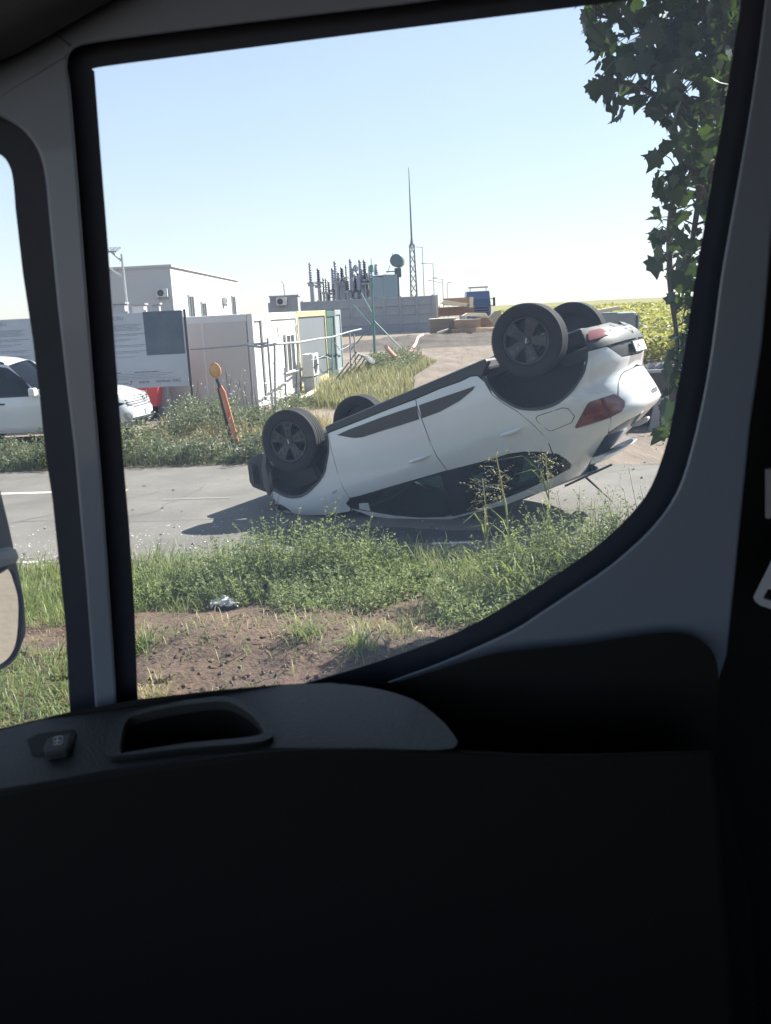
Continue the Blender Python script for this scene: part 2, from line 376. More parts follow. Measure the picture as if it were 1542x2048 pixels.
def mound(name, x0, x1, y0, y1, hfn, m):
    xs = np.linspace(x0, x1, 110); ys = np.linspace(y0, y1, 46); X, Y = np.meshgrid(xs, ys)
    u = (X-x0)/(x1-x0); v = (Y-y0)/(y1-y0); e = np.clip(np.minimum(np.minimum(u, 1-u)*6, np.minimum(v, 1-v)*3), 0, 1)
    nse = sum(a*np.sin(b*X+c*Y+d)*np.cos(c*X*.6-b*Y+d) for a, b, c, d in ((.3, .5, .9, 0), (.22, 1.3, -.8, 1), (.16, 2.7, 2.2, 2), (.1, 5.1, 4.4, .3)))
    Z = e*(hfn(u, v)*(1+.9*nse))+RNG.normal(0, .015, X.shape)*e-.02*(1-e)
    n1, n2 = len(xs), len(ys); I = np.arange(n1*n2).reshape(n2, n1)
    return tag(mesh_np(name, np.stack([X, Y, Z], -1), np.stack([I[:-1, :-1], I[:-1, 1:], I[1:, 1:], I[1:, :-1]], -1).reshape(-1, 4), m, smooth=True), kind='structure')
mound('earth_bank', -2.5, 10, 50, 66, lambda u, v: .42*np.sin(np.pi*v), M['mound'])
# low field horizon far behind
mound('hills', -700, 900, 300, 900, lambda u, v: 1.4*np.sin(np.pi*v)*(0.4+.8*u), pm('far_field', (0.16, 0.15, 0.055), .95, var=.2, vscale=.02))

# ------------------------------------------------------------------ the overturned car
CAR = thing('overturned_car', 'white coupe-shaped car lying upside down on the road, nose down and wheels in the air', 'car',
            mw=Matrix.Translation((-0.712, 10.810, 1.1444)) @ (Matrix.Rotation(math.pi-0.46203, 4, 'Z') @ Matrix.Rotation(0.35418, 4, 'Y') @ Matrix.Rotation(0.00918, 4, 'X') @ Matrix.Rotation(math.pi, 4, 'X')))
bpy.context.view_layer.update()
CM = np.array(CAR.matrix_world); CI = np.linalg.inv(CM)
CRn = np.array(CR); EY = np.array(EYE)
def proj_l(P):                                    # car-local points to photograph pixels
    P = np.atleast_2d(P); w = P @ CM[:3, :3].T + CM[:3, 3]; q = (w-EY) @ CRn
    return np.stack([PCX+FOC*q[:, 0]/-q[:, 2], PCY-FOC*q[:, 1]/-q[:, 2]], 1)
class Shell:
    """a car's skin: half width w(z), reach to the front F(z) and to the rear R(z); s runs from the nose's middle along the right side to the tail's middle"""
    def __init__(S, zw, zF, zR, af=1.15, ar=1.15, cf=.75, cr=.75, nf=3.5, nr=3.5):
        S.zw, S.zF, S.zR, S.cf, S.cr, S.nf, S.nr = zw, zF, zR, cf, cr, nf, nr
        S.af, S.ar = af, ar; z = .8; S.xf0 = S.i(S.zF, z)-cf; S.xr0 = S.i(S.zR, z)+cr; S.ls = S.xf0-S.xr0
        S.s0, S.s1 = -af, S.ls+ar
    def i(S, T, z):                               # smooth interpolation of a (z, value) table
        T = np.asarray(T); zz, v = T[:, 0], T[:, 1]; z = np.clip(z, zz[0], zz[-1])
        m = np.gradient(v, zz); k = np.clip(np.searchsorted(zz, z)-1, 0, len(zz)-2); h = zz[k+1]-zz[k]; t = (z-zz[k])/h
        return (2*t**3-3*t**2+1)*v[k]+(t**3-2*t*t+t)*h*m[k]+(-2*t**3+3*t*t)*v[k+1]+(t**3-t*t)*h*m[k+1]
    def raw(S, s, z):
        s = np.asarray(s, float); z = np.asarray(z, float); s = np.clip(s, S.s0, S.s1)
        w, Fr, Rr = S.i(S.zw, z), S.i(S.zF, z), S.i(S.zR, z); xf, xr = Fr-S.cf, Rr+S.cr
        tf = np.clip(-s/S.af, 0, 1)*math.pi/2; tr = np.clip((s-S.ls)/S.ar, 0, 1)*math.pi/2
        u = np.clip(s/S.ls, 0, 1); x = xf+(xr-xf)*u; y = -w*np.ones_like(s)
        c = lambda t, n: (np.maximum(np.cos(t), 0)**(2/n))
        f = s < 0; r = s > S.ls
        x = np.where(f, xf+S.cf*np.sin(tf)**(2/2.6), x); y = np.where(f, -w*c(tf, S.nf), y)
        x = np.where(r, xr-S.cr*np.sin(tr)**(2/2.6), x); y = np.where(r, -w*c(tr, S.nr), y)
        bow = .018*np.sin(np.pi*u)                # slight barrel shape of the flank
        y = np.where(f | r, y, y-bow)
        return np.stack([x, y, z*np.ones_like(x)], -1)
    def nrm(S, s, z):
        e = 4e-3; sa = np.clip(s, S.s0+.02, S.s1-.02)
        a = S.raw(sa+e, z)-S.raw(sa-e, z); b = S.raw(sa, z+e)-S.raw(sa, z-e); n = np.cross(a, b); n /= np.linalg.norm(n, axis=-1, keepdims=True)+1e-12
        p = S.raw(sa, z); out = p-np.array([-1.4, 0, .8]); out[..., 2] *= .2
        return np.where(np.sum(n*out, -1, keepdims=True) < 0, -n, n)
    def P(S, s, z, off=0.0):
        return S.raw(s, z)+S.nrm(np.asarray(s, float), np.asarray(z, float))*off
SH = Shell([(.2, .84), (.33, .88), (.5, .905), (.8, .925), (.95, .925), (1.08, .915), (1.2, .872), (1.3, .83), (1.5, .74), (1.68, .64), (1.8, .56)],
           [(.2, .52), (.33, .60), (.5, .70), (.8, .74), (1.0, .70), (1.1, .62), (1.22, .45), (1.3, .34), (1.8, .2)],
           [(.2, -3.10), (.33, -3.30), (.45, -3.48), (.55, -3.58), (.66, -3.62), (.8, -3.60), (.93, -3.54), (1.05, -3.565), (1.2, -3.60), (1.31, -3.60), (1.40, -3.44), (1.55, -3.12), (1.68, -2.86), (1.8, -2.62)])
_gs, _gz = np.meshgrid(np.linspace(SH.s0, SH.s1, 420), np.linspace(.2, 1.8, 170)); _gs = _gs.ravel(); _gz = _gz.ravel()
_gp = SH.P(_gs, _gz); _gn = SH.nrm(_gs, _gz); _eyeL = (CI @ np.array([*EY, 1]))[:3]
_ok = np.sum(_gn*(_eyeL-_gp), 1) > -.02; _gs, _gz, _gq = _gs[_ok], _gz[_ok], proj_l(_gp[_ok])
def onskin(px, py, off=0.0):                      # where on the skin the photo shows px, py
    k = np.argmin((_gq[:, 0]-px)**2+(_gq[:, 1]-py)**2); s, z = _gs[k], _gz[k]
    for _ in range(6):
        q = proj_l(SH.P(s, z, off))[0]; e = 1e-3
        J = np.stack([(proj_l(SH.P(s+e, z, off))[0]-q)/e, (proj_l(SH.P(s, z+e, off))[0]-q)/e], 1)
        try: d = np.linalg.solve(J.T@J+2.0*np.eye(2), J.T@(np.array([px, py])-q))
        except Exception: break
        s = float(np.clip(s+np.clip(d[0], -.08, .08), SH.s0, SH.s1)); z = float(np.clip(z+np.clip(d[1], -.05, .05), .2, 1.8))
    return s, z
def sk(pts, off=0.0): return [onskin(p[0], p[1], off) for p in pts]
def panel(name, sz, m, parent=None, off=0.0, thick=.012, gap=.0, holes=(), grid=.055, mirror=True, label=None, smooth=True):
    parent = parent or CAR; o2 = inset(sz, gap) if gap else sz
    if gap: o2 = np.array([(SH.s1 if a[0] > SH.s1-1e-4 else (SH.s0 if a[0] < SH.s0+1e-4 else b[0]), b[1]) for a, b in zip(sz, o2)])
    fr = lambda u, v: SH.P(u, v, off); bk = lambda u, v: SH.P(u, v, off-thick)
    nf = lambda u, v: SH.nrm(np.float64(u), np.float64(v))
    o = solid(name, o2, holes, fr, bk, m, parent, grid=grid, smooth=smooth, nfn=nf)
    if mirror:
        fl = lambda f: (lambda u, v: f(u, v)*np.array([1, -1, 1]))
        solid(name, o2, holes, fl(fr), fl(bk), m, parent, grid=grid, smooth=smooth, nfn=fl(nf))
    if label: o['label'] = label
    return o
archR = [(962, 752), (975.5, 772), (996, 795), (1022, 812), (1053, 821), (1084.5, 819.6), (1116, 808), (1147, 781), (1165.5, 753), (1174, 727), (1175.5, 703)]
archF = [(655, 867), (657.6, 884), (657.8, 905), (651, 943), (640, 963), (623, 981), (605.5, 993), (591, 996.6), (573, 995), (551, 984), (534, 968), (523, 951), (518, 938)]
seamF = [(657, 868), (663, 902), (674, 942), (685, 974), (701, 996)]
seamM = [(831, 798), (834, 814), (845, 842.5), (859.5, 882), (874, 914), (894, 941)]
seamR = [(969.5, 764), (984, 789), (1008, 807), (1035, 823), (1059, 842.5), (1083, 866), (1098, 887), (1105, 907)]
win = [(692, 1008), (702, 998), (718, 992.5), (780, 974), (895, 941), (940, 930), (984, 918.6), (1017, 908), (1049, 904), (1091, 905.5), (1117, 909.5), (1133, 920), (1142.5, 930), (1140, 937), (1114, 951), (1049, 982), (984, 1008),
       (936, 1025.6), (887, 1035), (838, 1036), (790, 1032), (741, 1024), (702, 1017.5)]
rail = [(1160, 951), (1081.5, 983.5), (1017, 1008), (952, 1025.6), (903, 1038.6), (854, 1043.5), (806, 1041), (741, 1032), (700, 1023)]
aR, aF, wS, rS = sk(archR), sk(archF), sk(win), sk(rail)
# doors
fd = [seamF[k] for k in range(5)]+[(718, 992.5), (780, 974), (893, 941.5)]+seamM[::-1]+[(780, 817), (720, 841), (656, 866)]
rdo = seamM+[(896, 941), (940, 930), (984, 918.6), (1017, 908), (1049, 904), (1091, 905.5), (1104, 907)]+seamR[::-1][1:]+[(954.6, 751.5), (940, 753), (920, 763), (880, 777)]
fdo = panel('front_door', sk(fd), M['white'], gap=.0045)
rdo_ = panel('rear_door', sk(rdo), M['white'], gap=.0045)
quart = [(965, 757)]+archR[1:]+[(1205, 757), (1236, 763), (1235, 791), (1228.5, 788.5), (1180, 804), (1174, 810), (1150, 855), (1153, 856.5), (1221, 834.5), (1216, 867), (1210, 873), (1198.5, 891), (1180, 923), (1172, 940)]+rail[:-1] \
    +[(702, 1018), (741, 1024), (790, 1032), (838, 1036), (887, 1035), (936, 1025.6), (984, 1008), (1049, 982), (1114, 951), (1140, 937), (1142.5, 930), (1133, 920), (1117, 909.5)]+seamR[::-1][:-1]
panel('rear_quarter', sk(quart), M['white'], gap=.0022, grid=.05)
C9 = SH.s1
def skc(pts):                                     # points marked 'c' lie on the tail's centre line
    out = []
    for p in pts:
        if len(p) == 3: out.append((C9, onskin(p[0], p[1])[1]))
        else: out.append(onskin(*p))
    return out
bump = [(1176.5, 703), (1196, 698), (1214, 693), (1230, 704), (1244, 714), (1262, 711), (1281, 708), (1296, 705, 'c'), (1306, 726, 'c'), (1287, 728.5), (1266, 735), (1248.5, 743), (1241, 751), (1236, 766), (1200, 766), (1168, 728)]
panel('rear_bumper', skc(bump), M['white'], gap=.0004, off=-.0015)
tg = [(1237, 764), (1242, 752), (1249, 744), (1266, 736), (1288, 729.5), (1306, 727, 'c'), (1309, 790, 'c'), (1303, 822, 'c'), (1295.5, 822), (1273, 832), (1251, 843), (1230, 856), (1217, 865), (1222, 834), (1243, 822), (1249, 813), (1249, 802), (1237, 792)]
panel('tailgate', skc(tg), M['white'], gap=.0022)
rw = [(1216, 868), (1230, 857), (1251, 844), (1273, 833), (1295.5, 823), (1303, 823, 'c'), (1268, 888, 'c'), (1230, 905), (1203, 925), (1181, 922.5), (1198.5, 891), (1210, 873.5)]
RW = skc(rw); panel('rear_window', RW, M['trimb'], gap=.002, off=-.004)
tl = [(1150, 855), (1154, 856.5), (1180, 848), (1221, 834.5), (1243, 823), (1249, 814), (1249, 802), (1237, 792.5), (1228.5, 788.5), (1205, 796), (1180, 804), (1174, 810)]
TL = panel('tail_lamp', sk(tl), M['lamp'], off=.006, thick=.03, gap=.001, grid=.03, label='dark red angular rear lamp, its bars unlit')
for k, (a, b, c, d) in enumerate((((1163, 842), (1187, 833), (1188, 837), (1161, 847)), ((1168, 832), (1188, 824), (1190, 829), (1166, 837)), ((1160, 851), (1186, 842), (1187, 845), (1160, 853)), ((1192, 824), (1206, 821), (1207, 828), (1191, 832)))):
    panel('lamp_bar', sk([a, b, c, d]), M['lampd'], parent=TL, off=.010, thick=.006, mirror=False, grid=None)
cl_ = [(1161, 661), (1177, 657), (1193, 653.5), (1218, 647), (1258, 642), (1267, 642, 'c'), (1290, 674, 'c'), (1268, 677), (1250, 681), (1216, 691), (1177, 702), (1173, 690), (1167, 673)]
CLD = panel('lower_bumper', skc(cl_), M['clad'], off=.012, thick=.03, gap=.001)
panel('plate_recess', skc([(1216, 692), (1250, 682), (1268, 678), (1290, 675, 'c'), (1298, 704, 'c'), (1281, 707), (1244, 713), (1215, 693)]), M['clad'], off=-.018)
rf = [(1175, 668.5), (1178.5, 665), (1198.5, 660.6), (1205.6, 663), (1217, 670.6), (1198.5, 678), (1178.5, 683.5), (1176, 681)]
panel('reflector', sk(rf), M['refl'], off=.022, thick=.03, grid=.03)
for e in ([(1193, 654), (1220, 664), (1250, 659), (1281, 656), (1281, 654.5), (1250, 657), (1221, 662), (1196, 653)], [(1217, 652), (1227, 656), (1243, 654), (1244, 652), (1228, 654), (1220, 651)]):
    panel('bumper_groove', sk(e), M['seam'], off=.0135, thick=.004, grid=None)
for sgn in (1,):                                  # fuel flap, a thin dark joint round it
    ff = [(1071, 836), (1075.5, 831), (1125, 815), (1136.6, 816.6), (1150, 832), (1144, 845.5), (1104, 862), (1098, 862), (1074, 843)]
    fs = sk(ff); panel('fuel_flap', fs, M['white'], off=.0035, thick=.006, gap=.0065, mirror=False); panel('flap_joint', fs, M['seam'], off=.0012, thick=.004, mirror=False)
# sills, door strips
sill = [(651, 854), (708, 831), (822, 785), (920, 745), (960, 728.5), (978, 722), (968, 740), (963, 752), (955, 750.5), (940, 752), (920, 762), (880, 776), (831, 796.5), (780, 816), (720, 840), (655, 865)]
panel('sill', sk(sill), M['clad'], off=.006, thick=.06)
panel('door_strip', sk([(674, 870), (697, 859.6), (765, 834), (800, 822), (833, 811.5), (838.5, 838.5), (800, 851), (765, 861.5), (725, 874.5), (708, 876), (690, 873)]), M['strip'], parent=fdo, off=.006, thick=.01)
panel('door_strip', sk([(838, 810.5), (880, 796), (920, 782.6), (950, 772), (945.6, 780), (919, 802), (880, 823.5), (844, 837)]), M['strip'], parent=rdo_, off=.006, thick=.01)
# front wing, bumper
wing = archF[:9]+[(558, 989), (556, 1006), (567, 1012), (579, 1020), (587, 1028), (611, 1031), (644, 1030), (680, 1026), (699, 1023), (702, 1017.5), (692, 1008), (700, 997)]+seamF[::-1][1:]
panel('front_wing', sk(wing), M['white'], gap=.0025)
fb = [(558, 989), (551, 984), (534, 968), (523, 951), (518, 938), (514, 937), (518, 961), (524, 977), (534, 989), (546, 1002.6), (555, 1006)]
panel('front_bumper', sk(fb), M['white'], gap=.002)
panel('headlamp', sk([(546, 1003), (557, 1007), (567, 1012), (578, 1020), (566, 1020), (553, 1012)]), M['trimb'], off=.012, thick=.03, grid=None)
zA = [(-1.15, .36), (-.7, .35), (-.46, .36), (-.42, .5), (-.44, .78), (-.6, .80), (-1.15, .8)]
panel('lower_grille', zA, M['clad'], off=.03, thick=.05)
panel('front_grille', [(-1.15, .81), (-.5, .8), (-.46, .93), (-.5, 1.0), (-1.15, 1.0)], M['clad'], off=.0, thick=.04)
panel('bonnet_edge', [(-1.15, 1.01), (-.55, 1.01), (-.5, 1.10), (-1.15, 1.10)], M['white'], off=-.01, thick=.03)
# window band: black surround, glass, far side too
w_in = inset(wS, .022)
panel('window_frame', wS, M['trimb'], off=-.004, holes=[w_in], gap=.001)
for poly, nm in (([(702, 1014), (702, 1002), (722, 995), (735, 991), (741, 1021)], 'quarter_pane'),):
    pass
panel('side_window', w_in, M['cglass'], off=-.012, thick=.004)
panel('pillar_trim', sk([(880, 946), (912, 937), (955, 1020), (935, 1025), (905, 1033)]), M['trimb'], off=.0015, thick=.008)
panel('pillar_trim', sk([(1091, 905.5), (1117, 909.5), (1133, 920), (1142.5, 930), (1140, 937), (1114, 951), (1098, 958)]), M['trimb'], off=.0015, thick=.008)
panel('mirror_base', sk([(718, 1008), (736, 1007), (741, 1022), (719, 1018)]), M['white'], off=.003, thick=.015, mirror=False, label='white stub where the door mirror broke off')
# dark lining behind the joints
ln = sk([(655, 868)]+archF[1:9]+[(556, 1004), (587, 1026), (640, 1029), (700, 1021)])+[p for p in wS[0:16:1]][0:0]
lo = sk(seamF[:1]+[(665, 925), (690, 985)]+[(718, 993.5), (895, 942), (984, 920), (1049, 906), (1100, 909)]+[(1140, 900), (1200, 880), (1232, 800), (1230, 770), (1200, 755)]+[(1175.5, 705)]+archR[::-1][1:]+[(880, 778), (780, 818)])
panel('inner_skin', lo, M['seam'], off=-.02, thick=.01)
# wheel houses: the dark tubs behind the arches
def tub(edge, name, depth):
    mb = MB(); E3 = [SH.P(s, z, -.004) for s, z in edge]; n = len(E3)
    for sg in (1, -1):
        b = len(mb.v); inner = [np.array([p[0]*.97+.03*np.mean([q[0] for q in E3]), -depth, p[2]+.03]) for p in E3]
        mb.v += [tuple(p*np.array([1, sg, 1])) for p in E3]+[tuple(p*np.array([1, sg, 1])) for p in inner]
        mb.f += [(b+i, b+i+1, b+n+i+1, b+n+i) for i in range(n-1)]+[tuple(b+n+i for i in range(n))]
    return mb.build(name, M['seam'], CAR, smooth=True)
sp_ = lambda e: [tuple(p) for p in spline(e, 4, closed=False)]
tub(sp_(aF), 'wheel_tub', .45); tub(sp_(aR), 'wheel_tub', .45)
for e in (aF, aR):                                # narrow dark lip along each arch
    e = sp_(e); E3 = lambda o_, d: None
    for sg in (1, -1):
        mb = MB(); n = len(e)
        c = np.mean([SH.P(s, z) for s, z in e], 0)
        A = [SH.P(s, z, .006) for s, z in e]; B = [a+(c-a)/np.linalg.norm(c-a)*.03 for a in A]; D = [a+np.array([0, .05, 0]) for a in B]
        mb.v = [tuple(p*np.array([1, sg, 1])) for p in A+B+D]; mb.f = [(i, i+1, n+i+1, n+i) for i in range(n-1)]+[(n+i, n+i+1, 2*n+i+1, 2*n+i) for i in range(n-1)]
        mb.build('arch_lip', M['clad'], CAR, smooth=True)
# underbody, floor, engine bay, axles
u = MB()
u.box((-1.43, 0, .40), (1.95, 1.66, .12)); u.box((-1.43, 0, .48), (3.7, 1.0, .16)); u.box((.3, 0, .66), (.6, 1.0, .4)); u.box((-3.2, 0, .74), (.4, 1.2, .3))
u.build('underbody', M['clad'], CAR, bevel=.03)
for ax in (-.02, -2.86):
    x = MB(); x.bar((ax, -.8, .345), (ax, .8, .345), .04)
    for sg in (-1, 1): x.bar((ax, sg*.64, .36), (ax-.03+.06*(ax < -1), sg*.58, .88), .05)
    x.build('axle', M['rim2'], CAR, smooth=True)
x = MB(); x.bar((-2.62, -.55, .30), (-2.62, .55, .30), .04); x.build('stabiliser', M['rim2'], CAR, smooth=True)
ex = MB(); ex.bar((-3.2, -.3, .50), (-3.2, .3, .50), .09, n=12); ex.bar((-2.5, .2, .31), (-.5, .2, .31), .04); ex.build('exhaust', M['rim2'], CAR, smooth=True)
# bonnet, windscreen, roof: lofted between the traced edges of both sides
def loft(name, edge, m, crown, bow=0.0, n=14, thick=.02):
    mb = MB(); k = len(edge)
    for layer in (0, 1):
        for i, p in enumerate(edge):
            cr = crown[i] if isinstance(crown, list) else crown; bw = bow[i] if isinstance(bow, list) else bow
            for j in range(n+1):
                t = -1+2*j/n; mb.v.append((p[0]+bw*(1-t*t), p[1]*-t, p[2]+cr*(1-t**2)-layer*thick))
    q = lambda L, i, j: L*k*(n+1)+i*(n+1)+j
    for i in range(k-1):
        for j in range(n): mb.f.append((q(0, i, j), q(0, i, j+1), q(0, i+1, j+1), q(0, i+1, j))); mb.f.append((q(1, i, j), q(1, i+1, j), q(1, i+1, j+1), q(1, i, j+1)))
    for j in range(n): mb.f.append((q(0, 0, j), q(1, 0, j), q(1, 0, j+1), q(0, 0, j+1))); mb.f.append((q(0, k-1, j), q(0, k-1, j+1), q(1, k-1, j+1), q(1, k-1, j)))
    return mb.build(name, m, CAR, smooth=True)
be = [SH.P(*onskin(*p)) for p in ((699, 1023), (680, 1026), (644, 1030), (611, 1031), (587, 1028), (570, 1018))]
be = be+[np.array([be[-1][0]+.12, be[-1][1]*.96, be[-1][2]-.03])]
loft('bonnet', be, M['white'], [.05, .05, .05, .045, .04, .03, .02], [.0, .02, .05, .08, .12, .16, .2])
re_ = [SH.P(s, z, -.004) for s, z in rS]
loft('roof', re_[1:-2], M['trimb'], .045)
loft('roof_rear', re_[:2], M['trimb'], .04, [-.12, 0])
loft('windscreen', [re_[-3], re_[-2], re_[-1]], M['cglass2'], [.05, .06, .05], [0, .06, .12])
# spoiler lip, wiper, aerial
spl = MB()
def sp_sec(y, a): return [(-2.93, y, 1.655), (-3.12-a, y, 1.665), (-3.22-a, y, 1.625), (-3.16-a, y, 1.60), (-2.95, y, 1.625)]
secs = [sp_sec(y, a) for y, a in ((-.60, -.1), (-.5, -.02), (-.3, .02), (-.1, .04), (.1, .04), (.3, .02), (.5, -.02), (.60, -.1))]
b = 0
for s_ in secs: spl.v += s_
for i in range(len(secs)-1):
    for j in range(5): spl.f.append((i*5+j, i*5+(j+1) % 5, (i+1)*5+(j+1) % 5, (i+1)*5+j))
spl.f += [tuple(range(5)), tuple(len(secs)*5-5+j for j in range(5))[::-1]]
spl.build('spoiler', M['white'], CAR, smooth=True, bevel=.008)
wl = lambda px, py, y: None
def onY(px, py, yl):                              # car-local point on the plane y = yl seen at px, py
    d = CI[:3, :3] @ np.array(ray(px, py)); t = (yl-_eyeL[1])/d[1]; return _eyeL+d*t
wp = MB()
wv = spline([(1260, 852), (1275, 842), (1290, 835), (1296, 836), (1294, 842), (1284, 849), (1270, 853)], 4)
A = [onY(p[0], p[1], -.12) for p in wv]; wp.prism(A, (0, .1, 0)); wp.build('tailgate_lip', M['white'], CAR, smooth=True, bevel=.006)
wp = MB(); wp.bar(onY(1130, 972, -.52), onY(1224, 929, -.52), .011, n=6); wp.build('roof_edge_bar', M['clad'], CAR, smooth=True)
wp = MB(); wp.bar(onY(1172, 955, -.40), onY(1226, 1004, -.40), .012, .004, n=6); wp.build('aerial', M['clad'], CAR, smooth=True)
# handles and dents
for px, py, par in ((839, 918, fdo), (1021, 864, rdo_)):
    a = onskin(px-21, py+7); b = onskin(px+21, py-8)
    mb = MB(); n = 10; pts = []; 
    for i in range(n+1):
        t = i/n; pts.append(SH.P(a[0]+(b[0]-a[0])*t, a[1]+(b[1]-a[1])*t, .001+.026*math.sin(math.pi*t)**.6))
    mb.tube(pts, [.007+.014*math.sin(math.pi*i/n)**.5 for i in range(n+1)], 8); mb.build('door_handle', M['white'], par, smooth=True)
    c = onskin(px, py-4); 
    cup = [(c[0]+.075*math.cos(t), c[1]-.0+.034*math.sin(t)) for t in np.linspace(0, 6.28, 19)[:-1]]
nb_ = MB(); A = [onY(px, py, -.66) for px, py in ((493, 925), (504, 914), (522, 905), (545, 930), (540, 975), (530, 985), (505, 975), (498, 964))]; nb_.prism(A, (0, 1.32, 0)); nb_.build('bumper_core', M['clad'], CAR, smooth=True, bevel=.02)
for k_ in range(3): g_ = MB(); g_.bar(onY(503+4*k_, 930, -.68), onY(509+4*k_, 968, -.68), .012, n=5); g_.build('grille_bar', M['trimb'], CAR)
for e_ in ([(640, 997), (647, 995), (648, 999), (641, 1001)], [(655, 999), (661, 999), (660, 1001.5), (656, 1002)], [(674, 994), (683, 993.5), (684, 997), (675, 998)], [(664, 985), (674, 979), (675, 982), (666, 988)]): panel('scuff_glint', sk(e_), M['scuff_glint'] if e_[0][1] < 990 else M['plate'], off=.002, thick=.004, grid=None, mirror=False)  # white pieces are painted reflections on the wing, the grey one a scuff
# plate with its characters, badge letters
pc = np.array([-3.585, 0, .735]); 
pl = MB(); pl.box((-3.628, 0, .745), (.012, .54, .125)); plo = pl.build('number_plate', M['ink'], CAR, bevel=.003)
pl = MB(); pl.box((-3.636, 0, .745), (.008, .505, .10)); pl.build('plate_face', M['plate'], plo)
Rt = Matrix(((0, 0, -1, 0), (1, 0, 0, 0), (0, -1, 0, 0), (0, 0, 0, 1)))   # letters upright to the onlooker although the car lies on its roof
Rt = Matrix(((0, 0, -1), (1, 0, 0), (0, -1, 0))).to_4x4()
for k_, ch_ in enumerate("YAMEI"): text('plate_letter', ch_, .098, M['ink'], plo, Matrix.Translation((-3.6405, -.235+.062*k_, .782)) @ Rt, .0008)
text('plate_letter', 'E', .098, M['ink'], plo, Matrix.Translation((-3.6405, .17, .782)) @ Rt, .0008)
Rt2 = Matrix(((0, 0, -1), (-1, 0, 0), (0, 1, 0))).to_4x4()
text('badge_letters', 'ARKANA', .062, M['steel'], CAR, Matrix.Translation((-3.615, .17, 1.185)) @ Rt2, .003)
# wheels
def wheel(px, side):
    w = thing('wheel', None, None, (0, 0, 0)); w.parent = CAR; w.matrix_local = Matrix.Translation((px, side*.80, .345)) @ Matrix.Rotation(0 if side < 0 else math.pi, 4, 'Z')
    return w
def wheel_parts(w):
    # outer face towards -Y
    T = MB(); R_ = .345
    pr = [(.225, -.085), (.235, -.103), (.262, -.112), (.30, -.112), (.325, -.104), (.338, -.092)]
    for g in (-.060, -.020, .022, .062): pr += [(R_-.001, g-.017), (R_, g-.012), (R_, g+.006), (R_-.001, g+.011), (R_-.009, g+.013), (R_-.009, g+.019)]
    pr += [(.338, .095), (.325, .106), (.30, .113), (.262, .112), (.225, .09), (.215, .05), (.215, -.05)]
    T.lathe(pr, 64, 'Y', closed=True)
    tb = MB()
    for k in range(84):                           # tread sipes cut the shoulders into blocks
        a = k*2*math.pi/84
        for sgn in (-1, 1):
            q = Matrix.Rotation(a, 3, 'Y'); tb.box(q @ Vector((.3395, sgn*.088, 0)), (.010, .026, .016), q)
    t = T.build('tyre', M['tyre'], w, smooth=True, sharp=30)
    tag(tb.build('tread', M['tyre'], w), kind='stuff')
    R = MB(); R.lathe([(.226, -.098), (.220, -.104), (.205, -.098), (.200, -.07), (.200, .08), (.222, .09)], 48, 'Y')
    R.build('rim', M['rim'], w, smooth=True)
    D = MB(); D.disc((0, .02, 0), .2, 'Y', 40, True); D.bar((0, -.03, 0), (0, .03, 0), .14, n=32); D.build('brake_disc', M['rim2'], w)
    for k in range(5):
        a = math.radians(18+72*k+90); S_ = MB()
        c, d = math.cos(a), math.sin(a); tn = (-d, c)
        f = lambda r, t, y: (c*r+tn[0]*t, y, d*r+tn[1]*t)
        A = [f(.02, -.026, -.082), f(.06, -.040, -.088), (f(.15, -.052, -.097)), f(.212, -.078, -.094), f(.212, .078, -.094), f(.15, .052, -.097), f(.06, .040, -.088), f(.02, .026, -.082)]
        S_.prism(A, (0, .02, 0)); so_ = S_.build('spoke', M['rim'], w, bevel=.004)
        S2 = MB(); S2.prism([f(.09, -.012, -.093), f(.19, -.03, -.1005), f(.19, .03, -.1005), f(.09, .012, -.093)], (0, .008, 0)); S2.build('spoke_inlay', M['trimb'], w)
    H_ = MB(); H_.bar((0, -.10, 0), (0, -.06, 0), .038, .05, n=20); hc = H_.build('hub_cap', M['rim'], w, smooth=True, bevel=.004)
    H2 = MB(); H2.prism([(-.005, -.1035, -.024), (.005, -.1035, -.024), (.009, -.1035, .024), (-.001, -.1035, .024)], (0, .003, 0)); H2.build('hub_emblem', M['steel'], w)
    for k in range(2):
        b = RNG.uniform(0, 6.28); q = MB(); q.box((.155*math.cos(b), -.04, .155*math.sin(b)), (.03, .012, .02), Matrix.Rotation(-b, 3, 'Y')); q.build('balance_weight', M['steel'], w)
W0 = wheel(0.0, -1); wheel_parts(W0)
for px, sd, spin in ((-2.86, -1, .35), (0.0, 1, 0), (-2.86, 1, .9)):
    c = copy_tree(W0, CAR); c.matrix_local = Matrix.Translation((px, sd*.80, .345)) @ Matrix.Rotation(0 if sd < 0 else math.pi, 4, 'Z') @ Matrix.Rotation(spin, 4, 'Y')
# the cabin seen through the windows
cb = MB(); cb.box((-1.6, 0, .50), (2.6, 1.6, .05)); cb.box((-.55, 0, .95), (.35, 1.4, .35)); cb.box((-3.1, 0, .95), (.6, 1.3, .5)); cb.build('cabin_floor', M['dark'], CAR)
def seat(x, y, w_):
    s = MB(); s.box((x, y, .78), (.5, w_, .16)); s.box((x-.28, y, 1.10), (.14, w_, .62), Matrix.Rotation(-.25, 3, 'Y')); return s.build('seat', M['seat'], CAR, smooth=True, bevel=.04)
for x_, y_, w_ in ((-1.15, -.38, .5), (-1.15, .38, .5), (-2.1, 0, 1.3)):
    st_ = seat(x_, y_, w_)
    for hy in ((y_,) if w_ < 1 else (-.4, .4)):
        h = MB(); h.box((x_-.40, hy, 1.50), (.09, .26, .17), Matrix.Rotation(-.2, 3, 'Y')); h.build('headrest', M['seat'], st_, bevel=.03)
